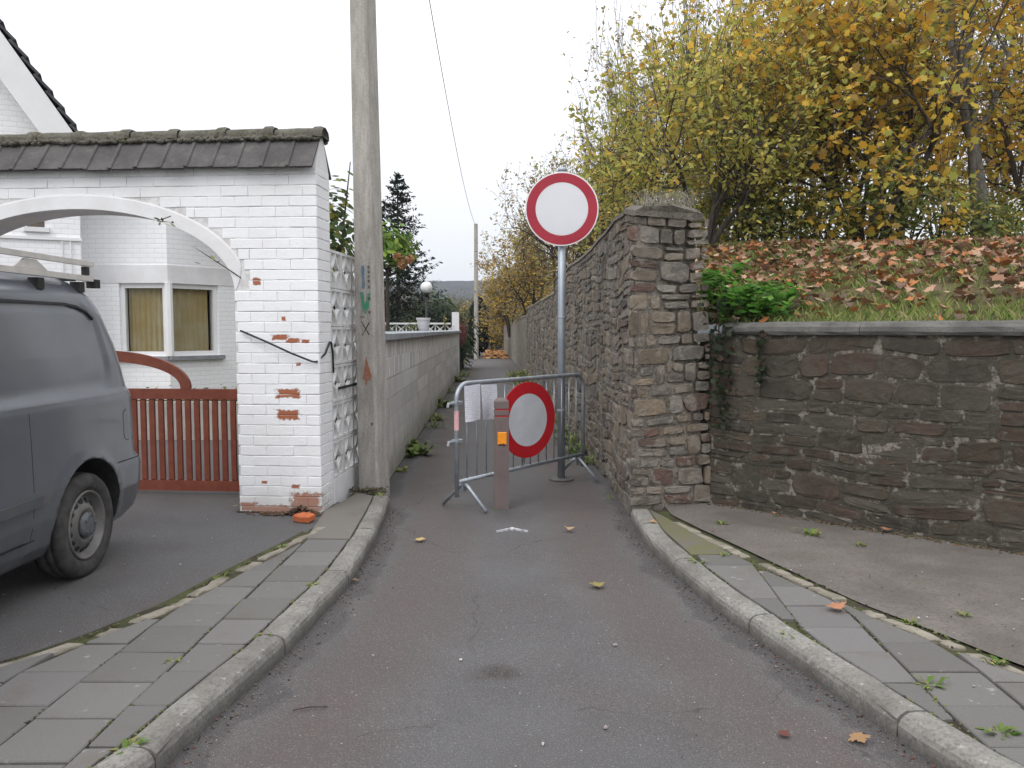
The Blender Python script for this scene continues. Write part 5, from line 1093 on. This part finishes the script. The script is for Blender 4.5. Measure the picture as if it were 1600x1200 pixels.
# ivy in the joint between the two walls
t = thing('ivy', (1.72, 6.4, .9), 'dark ivy climbing the joint between tall wall end and low wall', 'ivy'); r = np.random.default_rng(18); P = []; stm = MB()
path = [(1.66, 6.40, .85), (1.66, 6.40, 1.1), (1.65, 6.41, 1.35), (1.66, 6.42, 1.6), (1.64, 6.44, 1.8)]; tube(stm, path, .006, 5)
path2 = [(1.94, 6.185, 1.5), (1.92, 6.2, 1.35), (1.945, 6.175, 1.2), (1.925, 6.195, 1.08)]; tube(stm, path2, .004, 5)
for i in range(230):
    s = r.beta(1.2, 1.1); z = .72 + 1.05 * s; P.append((1.665 + r.normal(0, .05 + .03 * s), 6.375 + r.normal(0, .03) - .01, z))
for i in range(60): s = r.random() * 3; k = int(s); p_ = np.array(path2[k]) + (np.array(path2[k + 1]) - np.array(path2[k])) * (s - k); P.append(p_ + (LN[0] * .02, LN[1] * .02, 0) + r.normal(0, .012, 3))
ml = MB(); leaves(ml, np.array(P), .048, MAPLE, [(.03, .055, .028), (.045, .07, .035), (.06, .07, .05), (.1, .06, .04)], .1, .3, nrm=np.array((-.3, -.9, .3)), seed=3); ml.build('foliage', 'leaf', t, kind='stuff'); stm.build('stems', 'bark', t)
# ------------------------------------------------------------------ garden side
def spruce(base, H, Rm, label, seed):
    t = thing('spruce_tree', base, label, 'tree'); r = np.random.default_rng(seed); mb = MB(); tube(mb, [base, (base[0], base[1], base[2] + H * .97)], [.12, .015], 7); mb.build('trunk', 'bark', t, smooth=True); nb = MB(); br = MB(); z = .25
    while z < H - .05:
        f_ = 1 - z / H; L_ = Rm * (f_ ** .8) * r.uniform(.75, 1.15) + .06
        for k in range(7):
            a = r.uniform(0, 2 * np.pi); d = np.array((math.cos(a), math.sin(a), 0)); l = L_ * r.uniform(.75, 1.1); p0 = np.array(base) + (0, 0, z); s = np.linspace(0, 1, 6)[:, None]; P = p0 + d * l * s + np.array((0, 0, 1.)) * (-.28 * l * np.sin(s * 2.2) + .22 * l * s ** 2)
            tube(br, P, np.linspace(.012, .003, 6), 3, False); m = int(26 * l) + 8; u = r.uniform(.12, 1.03, m); Q = np.stack([np.interp(u, s[:, 0], P[:, i]) for i in range(3)], 1) + r.normal(0, .04, (m, 3)) - np.array((0, 0, .05)); leaves(nb, Q, .15, LONG * (2.2, 1), [(.022, .035, .024), (.03, .045, .03), (.018, .03, .022), (.045, .055, .035)], .3, .2, seed=int(r.integers(1e6)))
        z += .17 + .02 * z / H
    br.build('branches', 'bark', t, kind='stuff'); nb.build('crown', 'needle', t, kind='stuff')
spruce((-3.95, 28, -.05), 7.0, 2.3, 'dark green spruce tree with pointed top behind the pole', 5)
t = shrub('broadleaf_shrub', 'tall leafy garden shrub with long stems behind the screen wall', (-1.86, 8.4, 2.35), (.34, .3, .85), 420, .115, [(.07, .11, .035), (.1, .14, .04), (.05, .08, .03), (.28, .26, .06)], 61, shell=.2)
mb = MB(); tube(mb, [(-1.86, 8.4, -.05), (-1.84, 8.42, 1.6)], .02, 6); mb.build('main_stem', 'bark', t)
t = shrub('hydrangea_bush', 'bush with broad light green leaves and round peach flower heads', (-1.95, 12.6, 2.78), (.5, .35, .42), 480, .14, [(.13, .24, .04), (.18, .3, .05), (.1, .17, .035), (.25, .34, .06)], 62, shell=.3)
for (x, z) in ((-1.75, 2.6), (-1.58, 2.58), (-1.68, 2.5)):
    mb = MB(); q = np.random.default_rng(int(z * 100)).normal(size=(160, 3)); q /= np.linalg.norm(q, axis=1, keepdims=True); leaves(mb, np.array((x, 12.35, z)) + q * .068, .045, OVAL, [(.6, .33, .18), (.65, .42, .27), (.5, .25, .13)], .1, seed=2); mb.build('flower_head', 'leaf', t, kind='stuff')
mb = MB(); tube(mb, [(-1.95, 12.6, -.05), (-1.95, 12.6, 2.45)], .03, 6); mb.build('main_stem', 'bark', t)
DK = [(.045, .085, .035), (.065, .11, .045), (.032, .06, .028), (.1, .13, .06)]
shrub('clipped_hedge', 'large rounded dark green laurel hedge in the garden behind balustrade', (-3.3, 30.5, 1.15), (1.9, 1.2, 1.7), 9000, .19, DK, 63, stems=10)
shrub('clipped_hedge', 'dark hedge filling the garden below the spruce tree', (-4.2, 24, .8), (2.3, .7, .95), 2500, .15, DK, 68, stems=8)
shrub('conical_conifer', 'small bright green conical conifer beside the white flower pot', (-2.2, 18, .95), (.3, .3, .95), 1300, .07, [(.1, .13, .03), (.13, .16, .04), (.08, .1, .025)], 64, shell=.3)
shrub('red_shrub', 'dark red leaved shrub above the short concrete garden wall', (-1.85, 28.2, 1.35), (.3, .9, .5), 900, .09, [(.17, .05, .045), (.22, .07, .06), (.12, .05, .045)], 65)
shrub('trailing_shrub', 'grey green trailing shrub hanging over the garden wall end', (-1.95, 31.5, .9), (.3, .8, .9), 1100, .08, [(.09, .11, .08), (.12, .14, .1), (.06, .08, .05)], 66)
t = thing('column_cypress', (-1.85, 45, 0), 'dark narrow column cypress beside the distant pole', 'tree'); r = np.random.default_rng(3); n = 3500; z = r.random(n); rad = .55 * np.minimum(1, (1.02 - z) * 4) * np.minimum(1, z * 5 + .5) * np.sqrt(r.uniform(.4, 1, n)); a = r.uniform(0, 2 * np.pi, n)
mb = MB(); tube(mb, [(-1.85, 45, 0), (-1.85, 45, 3)], [.08, .02], 6); mb.build('trunk', 'bark', t); mb = MB(); leaves(mb, np.stack([-1.85 + rad * np.cos(a), 45 + rad * np.sin(a), .25 + 3.15 * z], 1), .16, LONG * (2.5, 1), [(.015, .024, .018), (.022, .034, .025), (.012, .018, .014)], .2, seed=1); mb.build('crown', 'needle', t, kind='stuff')
for i, (x, y, z, s) in enumerate(((-2.1, 25.2, 1.75, .14), (-1.62, 26.1, 2.05, .16))): shrub('rose_stem', 'thin climbing rose with pale yellow leaves ' + ('above the balustrade' if i == 0 else 'on the white end post'), (x, y, z), (s * .5, s * .5, s * 1.5), 40, .07, [(.4, .36, .12), (.5, .45, .2), (.25, .25, .08)], 70 + i, stems=2)
# grey-brown trees beyond the gardens
r = np.random.default_rng(14)
for i, (x, y, hh) in enumerate(((-6.5, 72, 6.2), (-4.6, 66, 5.4), (-3.2, 76, 6.0), (-9, 80, 7), (-1.2, 82, 6.4), (-5.4, 90, 7.4), (-12, 76, 7.5), (-2.4, 60, 3.6), (1.5, 75, 8), (4, 70, 9))):
    tree('far_tree', 'hazy grey brown tree beyond the gardens', (x, y, -.1), 4, (hh * .4, hh * .72), .1, 400 + i, 2600, .2, OVAL, [(.16, .13, .08), (.2, .17, .1), (.13, .12, .07), (.12, .14, .06)], group='trees beyond the gardens', kids=(7, 5, 4), spread=.8, up=.25, bark='bark2', fan=.4)
# leaves piled at the far end of the path
r = np.random.default_rng(31); n = 800; X = r.uniform(-1.5, -.1, n); Y = r.uniform(41, 58, n); mb = MB(); leaves(mb, np.stack([X - .02 * (Y - 40), Y, np.full(n, .03)], 1), .2, MAPLE, [(.42, .17, .06), (.48, .24, .1), (.33, .13, .06), (.5, .3, .08)], .75, .3, seed=6); mb.build('leaf_litter', 'litter', label='orange fallen leaves covering the far end of the path', cat='fallen leaves', kind='stuff')
# ------------------------------------------------------------------ weeds
def tuft(x, y, z, s, n, pal, seed, label, name='weed', group=None, broad=False):
    r = np.random.default_rng(seed); mb = MB()
    for i in range(n):
        a = r.uniform(0, 2 * np.pi); L_ = s * r.uniform(.5, 1.1); w = L_ * (.16 if broad else .045); d = np.array((math.cos(a), math.sin(a), 0)); p = np.array((-d[1], d[0], 0)); b = np.array((x, y, z - .01)) + d * s * .1 * r.random() + np.r_[r.normal(0, s * .25, 2), 0]
        e = r.uniform(.4, 1.1); m_ = b + d * L_ * .45 + (0, 0, L_ * .55 * e); t_ = b + d * L_ * .95 + (0, 0, L_ * .5 * e); c = np.array(pal[r.integers(len(pal))]) * r.uniform(.8, 1.2)
        mb.add([b - p * w * .3, b + p * w * .3, m_ + p * w, t_, m_ - p * w], [(0, 1, 2, 4), (4, 2, 3)], c)
    return mb.build(name, 'blade', label=label, cat='weed', group=group, kind=None)
GP = [(.1, .17, .035), (.14, .21, .05), (.2, .24, .07), (.26, .25, .1)]
for i, (y, s, n, o) in enumerate(((9.5, .24, 34, .12), (10.1, .2, 26, .1), (12.2, .25, 30, .12), (13.2, .22, 24, .1), (15.5, .3, 34, .1), (19, .28, 30, .1), (23, .32, 34, .15), (8.4, .12, 14, .06), (25.5, .4, 40, .2))):
    tuft(float(lwall(y)) + o, y, 0, s, n, GP, 500 + i, 'broad leaved green weed at the foot of the long block wall' if i % 3 != 2 else 'narrow leaved grass tuft at the foot of the long block wall', group='broad weeds along the block wall' if i % 3 != 2 else 'grass tufts along the block wall', broad=i % 3 != 2)
for i, (y, s, n, o) in enumerate(((7.0, .1, 14, .06), (8.9, .22, 50, .08), (9.6, .3, 70, .1), (10.5, .3, 70, .12), (11.6, .26, 60, .1), (13, .25, 50, .1), (17.5, .35, 80, .15), (20, .45, 100, .2), (22, .5, 110, .3), (24.5, .5, 110, .3))):
    tuft(float(rwall(y)) - o, y, 0, s, n, GP, 520 + i, 'tuft of grass at the foot of the tall stone wall', group='grass tufts along the stone wall')
for i, (x, y, s) in enumerate(((-1.135, 3.62, .05), (-1.13, 4.1, .035), (-1.11, 4.35, .05), (-1.45, 3.33, .045), (-1.3, 2.62, .06), (-1.12, 6.72, .07), (-2.15, 6.36, .1), (-1.68, 4.5, .045), (-1.5, 5.15, .05))):
    tuft(x, y, .082, s, 16, GP, 540 + i, 'tiny green weed in the joints of the pavement by driveway', group='weeds in the pavement by the driveway', broad=True)
for i, (x, y, s) in enumerate(((1.12, 4.78, .06), (1.33, 4.93, .05), (1.66, 3.1, .065), (1.72, 2.72, .06), (1.28, 3.62, .045), (1.93, 3.78, .05), (1.53, 5.75, .06), (2.06, 3.32, .06), (1.82, 2.5, .06))):
    tuft(x, y, .085, s, 16, GP, 560 + i, 'tiny green weed in the joints of the pavement by low wall', group='weeds in the pavement by the low wall', broad=True)
for i, (x, y, s) in enumerate(((-.15, 6.58, .04), (2.05, 5.45, .09), (2.3, 5.2, .06), (2.25, 3.9, .05))): tuft(x, y, .0 if i == 0 else .085, s, 14, GP, 580 + i, ['small weed at the foot of the brown bollard', 'low weed patch on the concrete near the low wall', 'small weed growing out of the concrete apron near low wall', 'round moss tuft alone on the concrete apron'][i], broad=True)
# dirt heap and broken brick at the pillar foot
r = np.random.default_rng(9); mb = MB()
CRV = np.array([(-1, 1.618, 0), (1, 1.618, 0), (-1, -1.618, 0), (1, -1.618, 0), (0, -1, 1.618), (0, 1, 1.618), (0, -1, -1.618), (0, 1, -1.618), (1.618, 0, -1), (1.618, 0, 1), (-1.618, 0, -1), (-1.618, 0, 1)]) / 1.9
CRF = [(0, 11, 5), (0, 5, 1), (0, 1, 7), (0, 7, 10), (0, 10, 11), (1, 5, 9), (5, 11, 4), (11, 10, 2), (10, 7, 6), (7, 1, 8), (3, 9, 4), (3, 4, 2), (3, 2, 6), (3, 6, 8), (3, 8, 9), (4, 9, 5), (2, 4, 11), (6, 2, 10), (8, 6, 7), (9, 8, 1)]
def crumbs(mb, pts, s0, s1, pal, r):
    for p in pts:
        s = r.uniform(s0, s1); V = CRV * r.uniform(.65, 1.15, (12, 1)) * r.uniform(.6, 1.2, (1, 3)); mb.add(np.array(p) + V * s * (1, 1, .6), CRF, np.array(pal[r.integers(len(pal))]) * r.uniform(.7, 1.2))
n = 420; X = r.normal(-1.68, .13, n); Y = 6.14 - np.abs(r.normal(0, .045, n)) + (-1.5 - X) * .07; Z = .075 + .06 * np.exp(-((X + 1.63) / .1) ** 2) * r.random(n); crumbs(mb, np.stack([X, Y, Z], 1), .006, .018, [(.06, .045, .03), (.09, .06, .035), (.12, .09, .06), (.2, .08, .05)], r)
n = 260; X = r.uniform(-1.42, -1.1, n); Y = r.normal(6.92, .05, n) - .0; crumbs(mb, np.stack([X, Y, .075 + .04 * r.random(n)], 1), .006, .016, [(.07, .06, .035), (.1, .085, .05), (.16, .13, .08)], r)
n = 200; X = r.uniform(-2.17, -1.5, n); crumbs(mb, np.stack([X, 6.175 + (-1.5 - X) * .073 - .012 * r.random(n), np.full(n, .07)], 1), .005, .014, [(.06, .045, .035), (.08, .065, .04)], r)
mb.build('dirt', 'litter', label='crumbly dark soil heaped against the foot of the white pillar', cat='soil', kind='stuff')
mb = MB(); prism(mb, Fr((-1.555, 5.9, .082), (.86, -.5, 0), (.45, .8, .12), (0, -.1, 1)), [(-.07, -.05), (.0, -.062), (.085, -.045), (.08, .04), (.01, .055), (-.05, .03)], 0, .045, .008); mb.build('brick_fragment', 'brickred', label='broken orange brick piece lying before the white pillar', cat='brick')
mb = MB(); n = 700; u = r.uniform(.05, 4.3, n); q = LFR.p(u, .085, .02 + np.abs(r.normal(0, .035, n))); crumbs(mb, q, .004, .014, [(.06, .045, .03), (.1, .075, .05), (.07, .075, .03), (.18, .1, .06), (.13, .12, .05)], r)
mb.build('dirt', 'litter', label='dark soil and moss crumbs along the foot of the low wall', cat='soil', kind='stuff')
mb = MB(); P = []
for k in range(1500):
    y = r.uniform(2.2, 5.3) if k % 2 else r.uniform(2.0, 4.9); q = r.random()
    clump = .5 + .5 * math.sin(y * 7 + k % 3) > .35
    if not clump: continue
    if k % 2: x = -1.51 + .023 * y - .302 * (k % 3 > 1) if q < .45 else (float(lk(y)) - KW - .008 if q < .75 else float(strip_l(y)) - .05)
    else: x = 1.10 + .075 * y + .302 * (k % 3) if q < .5 else (float(rk(y)) + KW + .01 if q < .7 else float(strip_r(y)) + r.choice((-.045, .08)))
    if (k % 2 and float(strip_l(y)) - .08 < x < float(lk(y)) - KW) or (not k % 2 and float(rk(y)) + KW < x < float(strip_r(y)) + .1): P.append((x + r.normal(0, .006), y, .083))
crumbs(mb, P, .004, .011, [(.08, .1, .03), (.11, .13, .04), (.06, .05, .03), (.16, .16, .06), (.05, .045, .035)], r)
mb.build('moss', 'litter', label='green moss and soil crumbs in the joints of the paving slabs', cat='moss', kind='stuff')
# grit along kerbs and road
mb = MB(); r = np.random.default_rng(44); P = []
for i in range(900):
    y = r.uniform(2.2, 6.6); s = r.random() < .5; off = abs(r.normal(0, .06)) + .01; x = float(lk(y)) + off if s else float(rk(y)) - off; P.append((x, y, .004))
crumbs(mb, P, .002, .008, [(.07, .06, .05), (.12, .09, .07), (.2, .17, .14), (.05, .04, .035), (.15, .07, .05)], r)
P = [(r.uniform(-1, 1.1), r.uniform(2.5, 7), .014) for _ in range(70)]; crumbs(mb, P, .002, .006, [(.4, .38, .35), (.33, .3, .27), (.08, .07, .06), (.3, .22, .18)], r)
P = [(-.231, 3.52, .014), (-.636, 3.57, .012), (.487, 3.688, .014), (.111, 2.783, .014), (.35, 2.9, .014), (-1.0, 5.9, .01)]; crumbs(mb, P, .009, .014, [(.45, .42, .39), (.42, .36, .33)], r)
P = [(r.uniform(-3, -1.9), r.uniform(3.6, 6), .07) for _ in range(30)] + [(r.uniform(1.6, 3.4), r.uniform(3, 5.6), .09) for _ in range(90)]; crumbs(mb, P, .003, .009, [(.5, .47, .44), (.3, .25, .2), (.1, .08, .06)], r)
mb.build('gravel', 'litter', label='small stones and grit scattered over road and kerb edge', cat='grit', kind='stuff')
# single fallen leaves
SL = [((-.652, 5.572), .13, (.5, .36, .14), 'pale yellow fallen maple leaf on the road left of sprayed mark'), ((.422, 5.84), .1, (.4, .27, .16), 'small tan fallen leaf on the road right of the sprayed mark'), ((.494, 4.549), .1, (.24, .2, .07), 'curled olive fallen leaf in the middle of the road'), ((1.262, 2.82), .1, (.3, .18, .09), 'orange brown fallen leaf at the foot of the kerb'),
      ((1.64, 3.95), .11, (.38, .18, .1), 'orange fallen leaf lying on the grey paving slabs'), ((1.03, 5.75), .09, (.42, .25, .12), 'tan fallen leaf on the kerb below the tall wall end'), ((-1.02, 5.95), .09, (.1, .05, .03), 'dark brown fallen leaf beside the kerb near the pole'), ((1.0, 2.85), .07, (.14, .05, .04), 'dark red shrivelled leaf on the road near the kerb'),
      ((2.0, 6.0), .1, (.36, .18, .1), 'brown fallen leaf at the foot of the low dark wall'), ((2.62, 5.52), .12, (.34, .15, .08), 'reddish fallen leaf against the base of the low wall'), ((1.38, 5.45), .09, (.14, .06, .045), 'dark red fallen leaf on the mossy concrete'), ((-.93, 4.65), .09, (.2, .12, .08), 'crumpled brown leaf against the kerb joint')]
for i, ((x, y), s, c, lb_) in enumerate(SL):
    z = .105 if (x > 1.5 or (x > .93 and y > 5)) else .022; mb = MB(); leaves(mb, np.array([(x, y, z)]), s * .8, MAPLE2, [c], .85, .7, seed=600 + i, bright=.02); mb.build('fallen_leaf', 'litter', label=lb_, cat='leaf')
mb = MB(); tube(mb, [(-.86, 3.04, .012), (-.8, 3.06, .016), (-.73, 3.07, .012)], .0025, 5); mb.build('fallen_twig', 'bark', label='thin dark twig lying on the road near the kerb', cat='twig')
# ------------------------------------------------------------------ far hills and air
def ridge(y0, y1, hgt, x0, x1, seed, n=140):
    r = np.random.default_rng(seed); xs = np.linspace(x0, x1, n); ysn = np.linspace(y0, y1, 24); X, Y = np.meshgrid(xs, ysn); t = (Y - y0) / (y1 - y0); prof = np.sin(np.clip(t, 0, 1) * np.pi / 2) ** .8
    Z = -4 + (hgt + 4) * prof * (1 + .05 * np.sin(xs / 170 + seed) + .02 * np.sin(xs / 47)) + r.normal(0, 1.0, X.shape) * (t > .2); nx = n
    return np.stack([X, Y, Z], -1).reshape(-1, 3), [(j * nx + i, j * nx + i + 1, j * nx + nx + i + 1, j * nx + nx + i) for j in range(23) for i in range(nx - 1)]
v, f = ridge(420, 800, 46, -900, 900, 1); MB().add(v, f).build('hills', 'hill', kind='structure', smooth=False)
hz = MB(); box(hz, -1600, 1600, -70, 1600, -9, 62)
g = G('haze'); pv = g.add('ShaderNodeVolumePrincipled'); pv.inputs['Color'].default_value = (.78, .87, 1, 1); pv.inputs['Density'].default_value = .00036; pv.inputs['Anisotropy'].default_value = .2
for l_ in list(g.out.inputs[0].links): g.l.remove(l_)
g.n.remove(g.b); g.l.new(pv.outputs[0], g.out.inputs['Volume'])
hz.build('haze', g.m, label='thin pale blue autumn haze in the air', cat='haze', kind='stuff')
